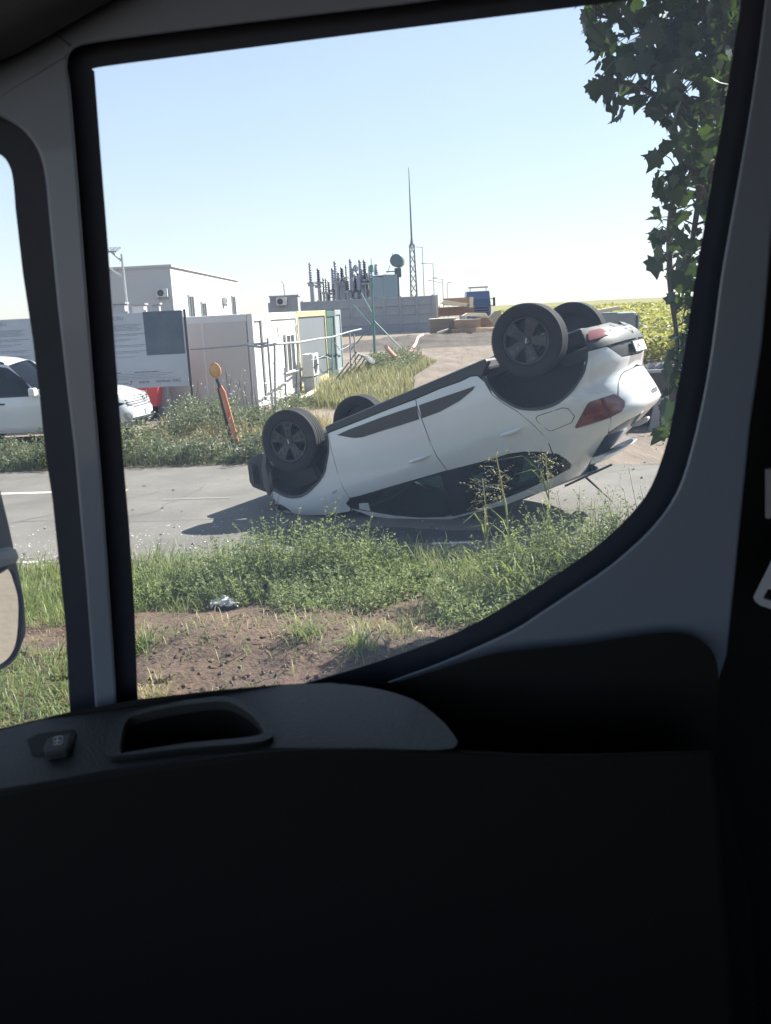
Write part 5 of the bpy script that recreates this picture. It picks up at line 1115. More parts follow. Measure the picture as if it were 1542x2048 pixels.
# weeds: many thin stems with small leaves
def weed(name, lab, x, y, rad, n, h0, h1, m, ll=.035, cat='weed', grp=None, per=30, lean=.35, zf=0., ms=None, up=.55):
    t = thing(name, lab, cat, (x, y, 0), 0, grp); S_ = MB(); C = []; D = []; Ls = []
    for i in range(n):
        a = RNG.uniform(0, 6.28); r = rad*math.sqrt(RNG.random()); b = np.array([r*math.cos(a), r*math.sin(a)*.7, zf]); h = RNG.uniform(h0, h1)*(1-.35*(r/rad)**2)*(1.3 if RNG.random() < .12 else 1)
        ld = np.array([math.cos(a), math.sin(a), 0])*lean*RNG.uniform(.2, 1.2)+RNG.normal(0, .12, 3)*[1, 1, 0]
        P = [b+np.array([0, 0, 1])*h*t_+ld*h*t_**1.7 for t_ in (0, .35, .7, 1.0)]
        S_.tube(P, [.004, .0035, .0025, .0012], 3)
        k = RNG.uniform(.12, 1.0, per); k.sort(); k3 = np.clip((k*3), 0, 2.999); i0 = k3.astype(int); f = (k3-i0)[:, None]; tt = np.array([0, .35, .7, 1.0]); PP = np.array(P)
        kk = np.interp(k, tt, [0, 1, 2, 3]); i0 = np.clip(kk.astype(int), 0, 2); f = (kk-i0)[:, None]; c = PP[i0]*(1-f)+PP[i0+1]*f
        an = RNG.uniform(0, 6.28, per); d = np.stack([np.cos(an), np.sin(an), RNG.uniform(-.1, 1.0, per)*up*2], 1)
        if RNG.random() < .6:                     # side shoots
            c = c+d*RNG.uniform(0, .05, (per, 1))*np.array([1, 1, .6])
        C.append(c); D.append(d); Ls.append(ll*RNG.uniform(.5, 1.3, per)*(1.15-.55*k))
    S_.build('stems', ms or M['stem'], t); C = np.concatenate(C); D = np.concatenate(D); L = np.concatenate(Ls)
    V, F = leafset(C, D, L, L*RNG.uniform(.28, .5, len(L))); mesh_np('foliage', V, F, m, t)
    return t
WG = 'weed bushes on the near verge'
for x, y, rd_, n, h0, h1, lb in ((-1.30, 7.35, .45, 75, .22, .40, 'leafy weed bush at the left end of the green clump before the wreck front'), (-.78, 7.35, .42, 95, .34, .56, 'tallest leafy weed bush in front of the front wheel'), (-.28, 7.3, .42, 75, .22, .40, 'leafy weed bush with upright tips in front of the front door'),
                                 (.12, 6.9, .35, 36, .12, .20, 'low leafy weed bush in the dip before the middle of the wreck'), (-1.15, 7.0, .45, 85, .16, .32, 'leafy weed bush just behind the white plastic scrap'), (-.35, 6.6, .5, 70, .16, .30, 'weed bush at the edge of the dug soil'),
                                 (1.05, 6.9, .35, 60, .28, .5, 'weed bush between the tall seed stalks'), (1.50, 6.8, .42, 85, .42, .70, 'tall leafy weed bush under the rear end of the wreck'), (2.0, 6.6, .45, 85, .45, .74, 'leafy weed bush nearest the dark window edge'), (2.6, 6.5, .45, 75, .35, .6, 'leafy weed bush past the window edge'),
                                 (-1.9, 7.0, .4, 45, .15, .3, 'sparse weed bush beside the window post'), (.75, 6.2, .45, 60, .14, .30, 'low weed bush in the middle of the verge'), (1.4, 5.9, .45, 60, .16, .34, 'low weed bush by the lower window curve')):
    weed('weed_bush', lb, x, y, rd_, int(n*1.25), h0*1.1, h1*1.15, M['weed'], .046, grp=WG, per=44)
# sprigs that rise singly
for px, pt, Y, lb in ((525, 1052, 7.2, 'feathery weed sprig at the left'), (633, 1048, 7.3, 'single upright weed sprig before the front wing'), (675, 1055, 7.3, 'pale upright weed sprig before the door mirror stub'), (700, 1066, 7.2, 'upright weed sprig right of the pale one'), (905, 1080, 7.0, 'short pale sprig left of the seed stalks'), (1160, 1000, 6.9, 'thin dark sprig before the tail of the wreck'), (1215, 985, 6.9, 'thin branching sprig by the window edge'), (1250, 985, 6.8, 'highest thin sprig by the window edge')):
    p = at(px, pt, Y); weed('weed_sprig', lb, p.x, Y, .06, 5, p.z*.8, p.z*1.02, M['weed'], .035, grp='single weed sprigs', per=42, lean=.12)
# broad grass with arching leaves among them
for x, y, lb in ((.95, 6.45, 'broad-leaved grass clump below the seed stalks'), (1.25, 6.75, 'broad-leaved grass clump right of the seed stalks'), (1.6, 6.3, 'broad-leaved grass clump by the window curve')):
    n = 70; a = RNG.uniform(0, 6.28, n); r = RNG.uniform(0, .18, n); V, F = blades(np.stack([x+r*np.cos(a), y+r*np.sin(a), 0*a], 1), RNG.uniform(.25, .5, n), RNG.uniform(.5, 1.2, n), RNG.uniform(.012, .022, n))
    tag(mesh_np('grass_clump', V, F, M['grass'], smooth=True), lb, 'grass', 'broad grass clumps')
# tall stalks with seed heads
def stalk(px0, py0, px1, py1, Y, hl, lab):
    a = at(px0, py0, Y); b = at(px1, py1, Y); t = thing('seed_stalk', lab, 'grass stalk', (a.x, Y, 0), 0, 'tall grass stalks with seed heads'); a0 = Vector((0, 0, 0)); top = Vector((b.x-a.x, 0, b.z))
    mid = a0.lerp(top, .55)+Vector((.03, 0, 0)); q = MB(); q.tube(spline([tuple(a0), tuple(mid), tuple(top)], 6, False), .005, 5); q.build('stalk', M['straw'], t, smooth=True)
    C = []; D = []; L = []
    for i in range(46):
        k = RNG.uniform(0, 1); c = top-Vector((0, 0, hl))*k*.9; an = RNG.uniform(0, 6.28); d = Vector((math.cos(an), math.sin(an), RNG.uniform(-.5, 1.0))); ln = (.04+.10*math.sin(math.pi*min(1, k+.15)))*RNG.uniform(.6, 1.2)
        for j in range(6):
            f = (j+1)/6; C.append(np.array(c)+np.array(d)*ln*f+np.array([0, 0, -.03*f*f])); D.append(np.array(d)+RNG.normal(0, .5, 3)); L.append(RNG.uniform(.012, .028))
    V, F = leafset(np.array(C), np.array(D), np.array(L), np.array(L)*.4); mesh_np('seed_head', V, F, M['straw'], t)
    n = 6; zz = RNG.uniform(.15, .75, n); B = np.array([[mid.x*z*1.2, 0, b.z*z] for z in zz]); V, F = blades(B, RNG.uniform(.2, .35, n), RNG.uniform(1.0, 1.6, n), np.full(n, .014)); mesh_np('blade', V, F, M['grass'], t, smooth=True)
stalk(968, 1150, 965, 958, 6.7, .34, 'seed stalk with the lowest and fullest head'); stalk(1022, 1160, 992, 910, 6.8, .42, 'tallest seed stalk, its narrow head before the rear side window'); stalk(1090, 1150, 1091, 908, 6.8, .22, 'straight seed stalk with a compact spiky head')
# white plastic scrap on the soil
pb = gnd(452, 1222); V = []; n = 9
for i in range(n):
    for j in range(n): u, v = i/(n-1)-.5, j/(n-1)-.5; V.append((pb.x+u*.19+RNG.normal(0, .008), pb.y+v*.13+RNG.normal(0, .008), .02+float(soil_h(np.float64(pb.x), np.float64(pb.y)))+.05*math.exp(-9*(u*u+v*v))+RNG.normal(0, .014)))
tag(mesh_np('plastic_scrap', V, [(i*n+j, i*n+j+1, (i+1)*n+j+1, (i+1)*n+j) for i in range(n-1) for j in range(n-1)], pm('plastic_film', (.62, .62, .60), .4)), 'crumpled white plastic scrap on top of the soil heap', 'litter')
# far verge
fv = [(-40, 18.3), (-7, 14.5), (-4, 14.05), (-1.5, 13.75), (.2, 13.6), (.1, 14.6), (-1.2, 15.2), (-4, 16.6), (-9, 17), (-40, 22)]
grass('verge_grass', [(-14, 15.2), (-4, 14.05), (-.3, 13.6), (-.6, 14.5), (-4, 15.6), (-14, 16.8)], 15000, .15, .45, M['far'], .012, hmap=wob)
def leafy(name, poly, n, h, ll, m, grp=None):
    p = rpoly(poly, n); H = h*wob(p[:, 0]*.7, p[:, 1]*.7)*RNG.uniform(.05, 1, n)**.7; C = np.stack([p[:, 0], p[:, 1], H], 1); an = RNG.uniform(0, 6.28, n); D = np.stack([np.cos(an), np.sin(an), RNG.uniform(-.1, 1.1, n)], 1)
    V, F = leafset(C, D, ll*RNG.uniform(.5, 1.4, n), ll*RNG.uniform(.25, .5, n)); return tag(mesh_np(name, V, F, m), kind='stuff')
leafy('verge_weeds', [(-14, 15.0), (-4.2, 14.05), (-1.2, 13.75), (-1.4, 14.5), (-4.2, 15.2), (-14, 16.3)], 20000, .60, .075, M['far'])
leafy('verge_weeds', [(-4.3, 17.2), (-1.7, 16.6), (-1.5, 18.8), (-4.2, 19.4)], 7000, .55, .07, M['far'])
grass('dry_grass', [(-4.6, 17.0), (-.5, 15.6), (-1.3, 18.8), (-4.6, 19.5)], 4500, .15, .45, M['dry'], .012, hmap=wob)
# thistle-like stems with white fluff behind the guide post
tf_ = []; S_ = MB()
for i in range(60):
    x, y = RNG.uniform(-4.3, -1.75), RNG.uniform(17.2, 19.2); h = RNG.uniform(.4, 1.2)*(1-.25*abs(x+3)); d = RNG.normal(0, .15, 2); S_.tube([(x, y, 0), (x+d[0]*h*.5, y+d[1]*h*.5, h*.6), (x+d[0]*h, y+d[1]*h, h)], .006, 3)
    for k in range(5): f = RNG.uniform(.35, 1.0); c = np.array([x+d[0]*h*f, y+d[1]*h*f, h*f])+RNG.normal(0, .09, 3); tf_.append(c)
tag(S_.build('thistle_stems', M['stem']), kind='stuff')
def dots(name, P, s0, s1, m):
    V = []; F = []
    for c in P:
        r = RNG.uniform(s0, s1); b = len(V); V += [c+np.array(d)*r for d in ((1, 0, 0), (-1, 0, 0), (0, 1, 0), (0, -1, 0), (0, 0, 1), (0, 0, -1))]
        F += [(b+i, b+j, b+k) for i, j, k in ((0, 2, 4), (2, 1, 4), (1, 3, 4), (3, 0, 4), (2, 0, 5), (1, 2, 5), (3, 1, 5), (0, 3, 5))]
    return tag(mesh_np(name, V, F, m), kind='stuff')
dots('thistle_fluff', tf_, .006, .016, M['fluff'])
leafy('thistle_leaves', [(-4.2, 17.3), (-1.8, 17.2), (-1.8, 19.2), (-4.2, 19.3)], 4500, .5, .05, M['far'])
# yellow grass bank by the cabins
yg = [(-1.55, 21.5), (.1, 20.5), (.9, 24), (1.1, 30), (2.4, 38), (2.0, 44), (-.6, 40), (-1.0, 33), (-1.75, 26)]
grass('tall_grass', yg, 5000, .2, .6, M['far'], .018, (.1, .8), hmap=lambda x, y: wob(x, y)*np.clip((45-y)/18, .3, 1))
grass('tall_dry_grass', yg, 12000, .2, .7, leafm('yellow_grass', (.27, .25, .12), (.15, .165, .065), .35, island=.45), .015, (.1, .7), hmap=lambda x, y: wob(x, y)*np.clip((45-y)/18, .3, 1))
leafy('verge_weeds', [(-.4, 30), (1.0, 30), (1.9, 40), (1.3, 46), (-.4, 40)], 4500, .42, .12, M['far'])
leafy('verge_weeds', [(-2.6, 19.6), (-1.6, 19.6), (-1.4, 22), (-2.4, 21.6)], 1500, .4, .07, M['far'])
# the crop field
fld = np.array([(6.2, 27), (30, 24), (60, 70), (70, 160), (22, 160), (12, 90), (8.2, 50)])
near = [(5.9, 27), (12, 25.5), (16, 38), (20, 60), (14.5, 60), (7.6, 44)]
def crop(name, poly, n, per, h, ll):
    p = rpoly(poly, n); C = []; D = []; L = []
    for k in range(per):
        an = RNG.uniform(0, 6.28, n); z = h*RNG.uniform(.35, 1.0, n)*(1+.1*np.sin(p[:, 0]*1.3)); r = RNG.uniform(.02, .16, n); C.append(np.stack([p[:, 0]+r*np.cos(an), p[:, 1]+r*np.sin(an), z], 1)); D.append(np.stack([np.cos(an), np.sin(an), RNG.uniform(-.7, .5, n)], 1)); L.append(ll*RNG.uniform(.6, 1.3, n))
    C = np.concatenate(C); D = np.concatenate(D); L = np.concatenate(L); V, F = leafset(C, D, L, L*RNG.uniform(.45, .75, len(L))); return tag(mesh_np(name, V, F, M['crop']), kind='stuff')
crop('crop_field', near, 5200, 11, 1.30, .22)
crop('crop_field', [(14.5, 60), (20, 60), (40, 75), (60, 150), (20, 150), (11, 85)], 9000, 5, 1.3, .42)
crop('crop_field', [(8.0, 46), (14.5, 60), (20, 90), (11, 80)], 2600, 7, 1.3, .28)

# ------------------------------------------------------------------ tree at the right, in shade
trc = at(1440, 760, 6.6); TREE = thing('broadleaf_tree', 'dark broad-leaved tree with hanging twigs beside the window frame', 'tree', (trc.x, trc.y, 0))
q = MB(); tk = [(0.25, .5, 0), (.22, .5, 1.0), (.16, .45, 2.2), (.1, .4, 3.3), (.05, .3, 5.2)]; q.tube(spline(tk, 4, False), [.14-.004*i for i in range(17)], 10); q.build('trunk', M['bark'], TREE, smooth=True)
def tl_(px, py, Y): return at(px, py, Y)-Vector((trc.x, trc.y, 0))
limbs = [[(.12, .45, 2.6), tl_(1400, 150, 6.4), tl_(1300, 60, 6.2), tl_(1190, 30, 6.1)], [(.12, .45, 2.7), tl_(1380, 260, 6.3), tl_(1300, 185, 6.2), tl_(1190, 150, 6.15)], [(.12, .42, 2.9), tl_(1400, -20, 6.3), tl_(1280, -120, 6.2)], [(.15, .45, 2.3), tl_(1385, 330, 6.3), tl_(1345, 420, 6.2), tl_(1340, 560, 6.2), tl_(1355, 700, 6.2), tl_(1345, 840, 6.2)],
         [(.15, .45, 2.4), tl_(1420, 320, 6.5), tl_(1385, 480, 6.45), tl_(1370, 620, 6.4)], [(.05, .35, 3.5), tl_(1440, -60, 6.5), tl_(1350, -200, 6.3)], [(.2, .5, 1.9), tl_(1460, 560, 6.6), tl_(1400, 700, 6.5), tl_(1360, 790, 6.4)]]
tw = []
for l in limbs:
    s_ = spline([tuple(p) for p in l], 6, False); k = len(s_); q = MB(); q.tube(s_, [.034*(1-i/k)+.005 for i in range(k)], 6); q.build('limb', M['bark'], TREE, smooth=True); tw += s_[4:]
def maple(sc, k):
    o = [(0, 0), (.10, .02), (.34, -.06), (.30, .12), (.52, .26), (.40, .40), (.44, .58), (.24, .60), (.12, .80), (0, 1.04), (-.13, .78), (-.25, .62), (-.46, .56), (-.38, .38), (-.50, .24), (-.29, .12), (-.32, -.05), (-.1, .02)]
    r = np.random.default_rng(k); c = [(x*r.uniform(.9, 1.1), y*r.uniform(.92, 1.08)) for x, y in o]
    fold = r.uniform(-.45, .45); curl = r.uniform(-.6, .25)
    V = [(x*sc, y*sc, sc*(fold*abs(x)+curl*y*y)) for x, y in c]; V.append((0, .38*sc, curl*.14*sc)); n = len(c)
    return V, [(i, (i+1) % n, n) for i in range(n)]
LM = []; LMV = [(np.array(maple(.135, k)[0]), np.array(maple(.135, k)[1])) for k in range(7)]
for k in range(7):
    V, F = maple(.135, k); me = bpy.data.meshes.new('leaf'); me.from_pydata(V, [], F); me.materials.append(M['leaf']); me.update(); me.polygons.foreach_set('use_smooth', np.full(len(me.polygons), True)); LM.append(me)
reg = {'top': [(1160, -260), (1168, 25), (1180, 62), (1180, 100), (1196, 138), (1215, 130), (1240, 160), (1280, 190), (1305, 232), (1345, 250), (1400, 262), (1455, 250), (1540, 100), (1560, -260)],
       'sprig': [(1178, 145), (1200, 140), (1240, 175), (1265, 195), (1240, 225), (1200, 195)],
       'col': [(1306, 245), (1312, 300), (1304, 345), (1306, 400), (1303, 450), (1306, 520), (1318, 565), (1330, 605), (1350, 640), (1372, 655), (1400, 660), (1450, 500), (1470, 330), (1440, 250), (1380, 262)],
       'low': [(1335, 690), (1375, 650), (1400, 680), (1360, 790), (1348, 870), (1332, 880), (1326, 850), (1340, 790), (1330, 740)]}
cnt = {'top': 760, 'sprig': 13, 'col': 165, 'low': 40}; pos = []
for k, pl_ in reg.items():
    for (px, py) in rpoly(pl_, cnt[k]):
        Y = RNG.uniform(5.75, 6.9) if k in ('top', 'col') else RNG.uniform(6.0, 6.4); pos.append((px, py, Y, k))
pos.sort(key=lambda p: p[2]); big = []; rest = []
for i, (px, py, Y, k) in enumerate(pos): (big if len(big) < 296 and (k != 'top' or i % 3 == 0) and -40 < py else rest).append((px, py, Y, k))
def leafmat(px, py, Y):
    p = tl_(px, py, Y); yaw = RNG.uniform(0, 6.28); tilt = RNG.normal(math.radians(-115), .5); roll = RNG.normal(0, .5); s = RNG.uniform(.5, 1.22)
    return Matrix.Translation(p) @ Matrix.Rotation(RNG.normal(math.pi, 1.1), 4, 'Z') @ Matrix.Rotation(tilt+math.pi*0, 4, 'X') @ Matrix.Rotation(roll, 4, 'Y') @ Matrix.Scale(s, 4)
for px, py, Y, k in big:
    o = bpy.data.objects.new('leaf', LM[int(RNG.integers(7))]); COL.objects.link(o); o.parent = TREE; o.matrix_local = leafmat(px, py, Y)
V = []; F = []
for px, py, Y, k in rest:
    m_ = leafmat(px, py, Y); v, f = maple(.135, int(RNG.integers(7))); b = len(V); V += [tuple(m_ @ Vector(p)) for p in v]; F += [tuple(i+b for i in t) for t in f]
tag(mesh_np('foliage', V, F, M['leaf'], TREE, smooth=True), kind='stuff')
q = MB(); twp = np.array([tuple(p) for p in tw])
for px, py, Y, k in pos[::2]:
    p = np.array(tl_(px, py, Y)); d = np.linalg.norm(twp-p, axis=1); j = int(np.argmin(d))
    if d[j] < .8: q.tube([tuple(twp[j]), tuple((twp[j]+p)/2+np.array([0, 0, .03])), tuple(p)], [.006, .004, .002], 4)
q.build('twig', M['bark'], TREE, smooth=True); tag(bpy.data.objects['twig'], kind='stuff')
# the same tree's crown spreads over the van and keeps it in shade
n_ = 17000; P = np.zeros((0, 3))
while len(P) < n_:
    q = np.stack([RNG.uniform(-.4, 7.0, 4000), RNG.uniform(.8, 6.6, 4000), RNG.uniform(3.4, 9.0, 4000)], 1); e = (q-np.array([3.3, 3.6, 6.2]))/np.array([3.7, 2.8, 2.8]); l = np.linalg.norm(e, axis=1)
    P = np.concatenate([P, q[(l < 1) & (l > .1) & ~((q[:, 0] < .5*q[:, 1]) & (q[:, 2]-EYE.z < .38*q[:, 1]))]])
P = P[:n_]; V = []; F = []
for i_, p in enumerate(P):
    m_ = np.array(Matrix.Rotation(RNG.uniform(0, 6.28), 3, 'Z') @ Matrix.Rotation(RNG.normal(-1.9, .6), 3, 'X'))*RNG.uniform(1.2, 2.1)
    v, f = LMV[i_ % 7]; V.append(v @ m_.T+p-np.array([trc.x, trc.y, 0])); F.append(f+i_*len(v))
V = np.concatenate(V); F = np.concatenate(F)
tag(mesh_np('crown', V, F, M['leaf'], TREE, smooth=True), kind='stuff')


# ------------------------------------------------------------------ the van we look out of
M.update(paint=pm('van_paint', (0.22, 0.265, 0.335), .35, coat=.3, var=.03, vscale=3), rubber=pm('rubber_seal', (0.028, 0.038, 0.060), .6, var=.15, vscale=30), plas=pm('door_plastic', (0.034, 0.036, 0.037), .6, var=.12, vscale=14, bump=.25, bscale=420), plas2=pm('door_plastic_dark', (0.0035, 0.0039, 0.0052), .75, var=.1, vscale=10, bump=.05, bscale=300), cloth=pm('headlining', (0.06, 0.065, 0.075), .95), chrome=pm('satin_edge', (.10, .10, .10), .35, metal=.4), pale=pm('pale_plastic', (.55, .57, .62), .4),  # blue skylight and veiling glare are put into the paint and rubber colours
         pane=glassm('window_pane', (0.95, 0.965, 0.965), 0, .055, (.66, .80, 1.0)), print=pm('glass_print', (.02, .02, .022), .6), mirror=pm('mirror_glass', (.75, .77, .76), .02, metal=1.0), housing=pm('mirror_housing', (.05, .05, .055), .5, var=.1, bump=.1, bscale=200))
VAN = thing('van', 'cab door, window frame and mirror of the van the scene is seen from', 'van', (0, .85, 0))
def fl(Y): return lambda u, v: Vector(at(u, v, Y))-Vector((0, .85, 0))
def off(Y0, Y1):                                  # a plate lying between Y0 and Y1: outline as it stands in the plane Y0
    def bk(u, v): p = at(u, v, Y0); return Vector((p.x, Y1-.85, p.z))
    return fl(Y0), bk
def plate(name, outer, holes, Y0, Y1, m, parent=None, grid=None, bevel=0, seg=3, smooth=True, taper=False):
    a, b = off(Y0, Y1)
    if taper: b = fl(Y1)                          # a lip whose edge slopes in towards the pane
    return solid(name, outer, holes, a, b, m, parent or VAN, grid=grid, smooth=smooth, bevel=bevel, seg=seg)
# inner edge of the seal round the main window
lft = [(276, 1470), (275.5, 1400), (272, 1300), (268, 1200), (258, 1050), (245, 900), (230, 700), (215, 480), (200, 290), (190, 158), (189, 143), (196, 135)]
topr = [(330, 117), (700, 70), (1168, 12), (1300, -6), (1440, -26), (1470, -24), (1481, -8), (1480, 20)]
rgt = [(1469, 85), (1448, 222), (1428, 335), (1410, 444), (1390, 560), (1371, 690), (1356, 773), (1341, 855), (1320, 929), (1292, 991), (1243, 1048), (1190, 1095), (1140, 1131), (1080, 1170), (1019, 1207), (915, 1264), (759, 1322), (614, 1366), (560, 1385), (500, 1420), (440, 1470)]
sm = lambda p, n=4: spline(p, n, False)
main_in = lft[:9]+sm(lft[8:]+topr[:1])+topr[1:5]+sm(topr[4:]+rgt[:1])+sm(rgt, 3)
lo_ = [(233, 1480), (233, 1400), (220, 1200), (205, 980), (185, 740), (165, 480), (150, 290), (140, 175), (134, 132), (140, 106), (160, 92), (200, 84)]
to_ = [(300, 70), (500, 45), (800, 10), (1168, -40), (1440, -82), (1500, -84), (1528, -60), (1532, -20)]
ro_ = [(1520, 85), (1500, 222), (1478, 350), (1460, 450), (1441, 560), (1424, 690), (1407, 790), (1382, 900), (1353, 985), (1304, 1055), (1222, 1130), (1140, 1186), (1080, 1226), (1019, 1264), (889, 1322), (790, 1359), (700, 1400), (640, 1480)]
main_out = lo_[:7]+sm(lo_[6:]+to_[:1])+to_[1:5]+sm(to_[4:]+ro_[:1])+sm(ro_, 3)
q_in = [(-400, 1500)]+[(-400, 420), (-300, 330), (-120, 300), (-40, 297)]+sm([(-40, 297), (0, 309), (18, 330), (26, 360), (31, 418)])+[(46, 549), (66, 681), (79, 791), (90, 900), (105, 1000), (120, 1145), (131, 1254), (140, 1423), (142, 1500)]
q_out = [(-470, 1540)]+[(-470, 400), (-330, 260), (-120, 226), (-40, 224)]+sm([(-40, 224), (0, 233), (44, 259), (75, 299), (90, 352), (99, 440)])+[(116, 615), (136, 791), (149, 900), (158, 1000), (171, 1145), (182, 1290), (192, 1430), (194, 1540)]
frame_o = [(-520, -420), (1660, -420), (1586, -120), (1560, 260), (1536, 560), (1525, 683), (1501, 847), (1484, 1011), (1468, 1175), (1454, 1310), (1436, 1364), (1434, 1560), (-520, 1560)]
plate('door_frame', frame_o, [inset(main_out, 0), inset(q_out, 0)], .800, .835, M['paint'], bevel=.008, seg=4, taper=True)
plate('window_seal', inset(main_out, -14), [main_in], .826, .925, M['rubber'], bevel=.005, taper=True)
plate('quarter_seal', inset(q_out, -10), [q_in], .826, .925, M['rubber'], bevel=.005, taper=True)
gm_ = plate('window_glass', inset(main_in, -8), [], .905, .909, M['pane'])
gq_ = plate('quarter_glass', inset(q_in, -6), [], .905, .909, M['pane'])
# maker's word on both panes, seen from behind
def mark(px, py, w_px, parent):
    a = at(px, py, .904)-Vector((0, .85, 0)); b = at(px+w_px, py-1.5, .904)-Vector((0, .85, 0)); sc = (b-a).length
    X = -(b-a).normalized(); Zc = Vector((0, -1, 0)).cross(X); up = Vector((0, 0, 1)); up = (up-X*up.dot(X)).normalized()
    m_ = Matrix((( X.x, up.x, 0, b.x), (X.y, up.y, 1, b.y), (X.z, up.z, 0, b.z), (0, 0, 0, 1)))
    o = text('maker_mark', 'IVECO', sc/3.35, M['print'], parent, m_, .0003, bold=.006*sc); return o
mark(286, 1368, 49, gm_); mark(93, 1362, 49, gq_)
# lower door: skin, inner panel, armrest
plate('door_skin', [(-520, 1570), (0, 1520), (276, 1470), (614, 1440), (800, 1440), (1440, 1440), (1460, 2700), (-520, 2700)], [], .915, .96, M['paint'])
trim = [(-520, 1520), (-200, 1490), (0, 1457), (143, 1423), (280, 1398), (436, 1380), (560, 1369), (640, 1366), (760, 1366), (790, 1363.5)]+sm([(800, 1363), (879, 1338), (997, 1306), (1150, 1291), (1274, 1272), (1338, 1266), (1388, 1274), (1422, 1299), (1435, 1332), (1437, 1368)], 4)+[(1436, 1500), (1500, 1800), (1560, 2750), (-520, 2750)]
plate('door_panel', trim, [], .775, .850, M['plas2'], bevel=.010, seg=4, taper=True)
low_ = [(-520, 1700), (0, 1580), (205, 1544), (374, 1520), (560, 1499), (747, 1497), (900, 1500), (1110, 1508), (1434, 1500), (1520, 2750), (-520, 2750)]
plate('door_pocket', spline(low_[:9], 4, False)+low_[9:], [], .640, .70, pm('door_shade_black', (.0018, .002, .0026), .85), bevel=.006, seg=4, taper=True)  # shade below the armrest is put into this near-black colour
pA, pB = at(0, 1457, .768), at(640, 1366, .768); ux = (pB-pA).normalized(); uy = Vector((0, -1, -.10)).normalized(); nA = ux.cross(uy).normalized()
if nA.z < 0: nA = -nA
def arm(d0): return lambda u, v: (onplane(u, v, pA+nA*d0, nA)-Vector((0, .85, 0)))
def armb(d0, d1): return lambda u, v: (onplane(u, v, pA+nA*d0, nA)+nA*(d1-d0)-Vector((0, .85, 0)))
def ap(name, outer, holes, d0, d1, m, parent=None, bevel=0, grid=None, seg=3): return solid(name, outer, holes, arm(d0), armb(d0, d1), m, parent or VAN, grid=grid, bevel=bevel, seg=seg)
armo = [(-520, 1530), (-200, 1494), (0, 1460), (143, 1425), (280, 1400), (436, 1382), (560, 1370), (660, 1366)]+sm([(660, 1366), (747, 1376), (828, 1400), (880, 1438), (905, 1466), (915, 1484), (908, 1495), (890, 1499), (850, 1500), (800, 1498), (747, 1496)], 4)+[(560, 1496), (374, 1518), (205, 1542), (0, 1578), (-200, 1620), (-520, 1690)]
rim_o = spline([(214, 1508), (218, 1468), (232, 1443), (262, 1425), (349, 1404), (436, 1393), (478, 1400), (523, 1432), (543, 1462), (540, 1476), (498, 1486), (374, 1496), (252, 1510)], 5)
rim_i = spline([(240, 1505), (243, 1466), (252, 1442), (272, 1430), (352, 1412), (436, 1402), (472, 1410), (508, 1435), (526, 1460), (522, 1468), (490, 1475), (374, 1486), (262, 1503)], 5)
AR = solid('armrest', armo, [rim_i], arm(0), arm(-.014), M['plas'], VAN, bevel=.003, seg=3)
ap('pocket_rim', rim_o, [inset(rim_i, .5)], .0045, -.004, M['plas'], AR, bevel=.0035)
pk = MB(); n = len(rim_i); A_ = [arm(-.001)(*p) for p in inset(rim_i, -1)]; B_ = [a-nA*.085 for a in A_]; pk.v = [tuple(p) for p in A_+B_]; pk.f = [(i, (i+1) % n, n+(i+1) % n, n+i) for i in range(n)]+[tuple(range(n, 2*n))]
pk.build('pocket', M['plas2'], AR, smooth=True)
ap('switch_base', [(52, 1478), (78, 1464), (148, 1456), (152, 1466), (144, 1500), (128, 1508), (64, 1508)], [], .002, -.004, M['plas2'], AR, bevel=.002)
SWI = ap('window_switch', [(86, 1494), (96, 1475), (141, 1465), (143, 1470), (134, 1499), (92, 1506)], [], .0085, .0, M['plas'], VAN, bevel=.002)
ic = [(107, 1474), (121, 1471), (126, 1473), (125, 1485), (122, 1488), (107, 1490)]; icm = pm('icon_print', (.5, .5, .5), .6)
ap('window_symbol', ic, [inset(ic, 1.3)], .0088, .0083, icm, SWI)
for e in ([(113.5, 1475), (116, 1474.5), (115, 1488), (112.5, 1488.5)], [(109, 1482), (122, 1479), (122, 1481), (109, 1484)]): ap('window_symbol', e, [], .0088, .0083, icm, SWI)
# dark trims: header at the upper left, pillar at the right with a belt fitting
plate('header_trim', [(-520, -420), (420, -420), (240, -60), (150, -12), (60, 40), (0, 74), (-200, 170), (-520, 300)], [], .740, .79, M['cloth'], bevel=.012)
plate('pillar_trim', [(1535, -420), (1545, 260), (1524, 560), (1512, 683), (1490, 847), (1472, 1011), (1456, 1175), (1440, 1320), (1425, 1380), (1440, 2700), (2400, 2700), (2400, -420)], [], .885, .93, M['plas2'])
bo = sm([(1604, 1010), (1575, 1070), (1545, 1132), (1516, 1190), (1513, 1200), (1518, 1209), (1530, 1214), (1600, 1238), (1660, 1250)], 4)+[(1720, 1160), (1700, 1010)]
plate('belt_fitting', bo, [[(1536, 1178), (1620, 1190), (1640, 1226), (1600, 1219), (1526, 1197)]], .780, .786, M['pale'], bevel=.002)
plate('belt_strap', [(1560, 1170), (1690, 1190), (1760, 400), (1700, -300), (1640, -300), (1650, 600)], [], .795, .798, M['plas2'])
plate('belt_buckle', [(1536, 940), (1548, 938), (1546, 1034), (1536, 1038)], [], .79, .796, M['grey'])
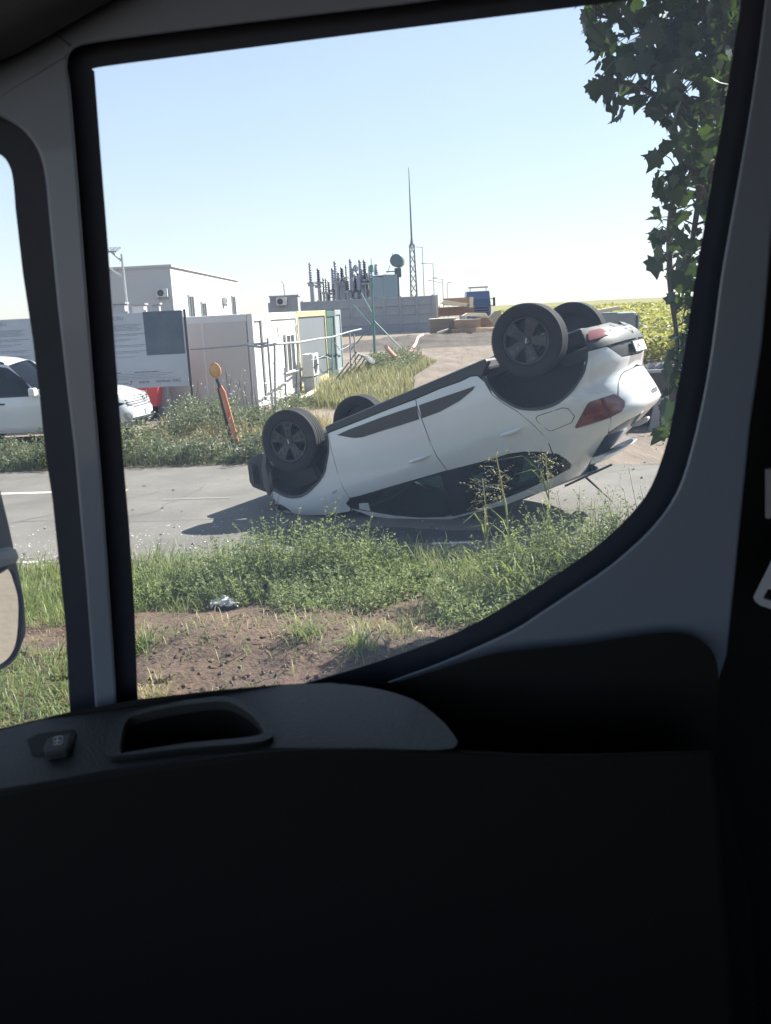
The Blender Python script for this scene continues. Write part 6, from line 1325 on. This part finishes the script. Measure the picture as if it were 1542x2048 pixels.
# shell of the cab: roof, floor, bulkhead, dash, seats behind us
bx = lambda nm, c, s, m, bev=0.0: MB().box(Vector(c)-Vector((0, .85, 0)), s).build(nm, m, VAN, bevel=bev)
z0 = EYE.z
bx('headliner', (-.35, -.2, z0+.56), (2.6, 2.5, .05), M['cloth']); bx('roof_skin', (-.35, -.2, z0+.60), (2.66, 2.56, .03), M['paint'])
bx('cab_floor', (-.35, -.2, z0-1.45), (2.6, 2.4, .05), M['plas2']); bx('bulkhead', (.93, -.2, z0-.45), (.05, 2.4, 2.0), M['cloth'])
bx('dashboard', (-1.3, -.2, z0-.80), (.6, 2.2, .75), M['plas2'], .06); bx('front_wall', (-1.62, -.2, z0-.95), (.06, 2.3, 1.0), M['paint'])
bx('driver_door', (-.35, -1.3, z0-.95), (2.4, .08, 1.05), M['plas2']); bx('driver_pillar', (.75, -1.3, z0+.05), (.35, .08, 1.05), M['plas2']); bx('screen_pillar', (-1.55, -1.3, z0+.05), (.12, .10, 1.1), M['plas2']); bx('screen_pillar', (-1.60, .86, z0+.10), (.10, .10, 1.0), M['plas2'])
bx('seat_base', (.25, -.35, z0-1.0), (.75, 1.6, .35), M['seat'], .06); bx('seat_back', (.62, -.35, z0-.5), (.2, 1.6, .95), M['seat'], .06)
# outside mirror
mp = at(20, 1240, 1.13); nm_ = Vector((.86, -.50, -.06)).normalized(); ar_ = Vector((0, .85, 0))
mg_ = sm([(-60, 1120), (0, 1150), (11, 1135), (21.5, 1143), (30, 1167), (37.6, 1195), (38.6, 1238), (34, 1285), (21.5, 1313), (0, 1331), (-60, 1362)], 3)[3:]
mg_ = [(-90, 1150)]+sm([(-40, 1158), (-5, 1145), (11, 1136), (22, 1144), (30, 1167), (37.6, 1195), (38.6, 1238), (34, 1285), (21.5, 1313), (0, 1331), (-40, 1352)], 3)+[(-90, 1370)]
mh_ = [(-110, 960), (0, 965), (8, 985), (25, 1055), (36.5, 1109), (45, 1152), (51.5, 1184), (56, 1227), (58, 1255), (56, 1276), (43, 1302), (21.5, 1327), (0, 1349), (-60, 1378), (-110, 1390)]
fr_ = lambda d: (lambda u, v: onplane(u, v, mp, nm_)+nm_*d-ar_)
MH = solid('side_mirror', mh_, [], fr_(-.004), lambda u, v: onplane(u, v, mp, nm_)-nm_*.05+Vector((-.02, .02, 0))-ar_, M['housing'], VAN, smooth=True, bevel=.008)
solid('mirror_glass', mg_, [], fr_(.002), fr_(-.003), M['mirror'], MH)
solid('mirror_rim', inset(mg_, -3.5), [inset(mg_, .2)], fr_(.006), fr_(-.004), M['housing'], MH)
mb = MB(); mb.tube([at(-80, 1130, 1.06)-ar_, at(-10, 1118, 1.10)-ar_, at(20, 1112, 1.13)-ar_], .012, 8); mb.build('mirror_arm', M['grey'], MH, smooth=True)
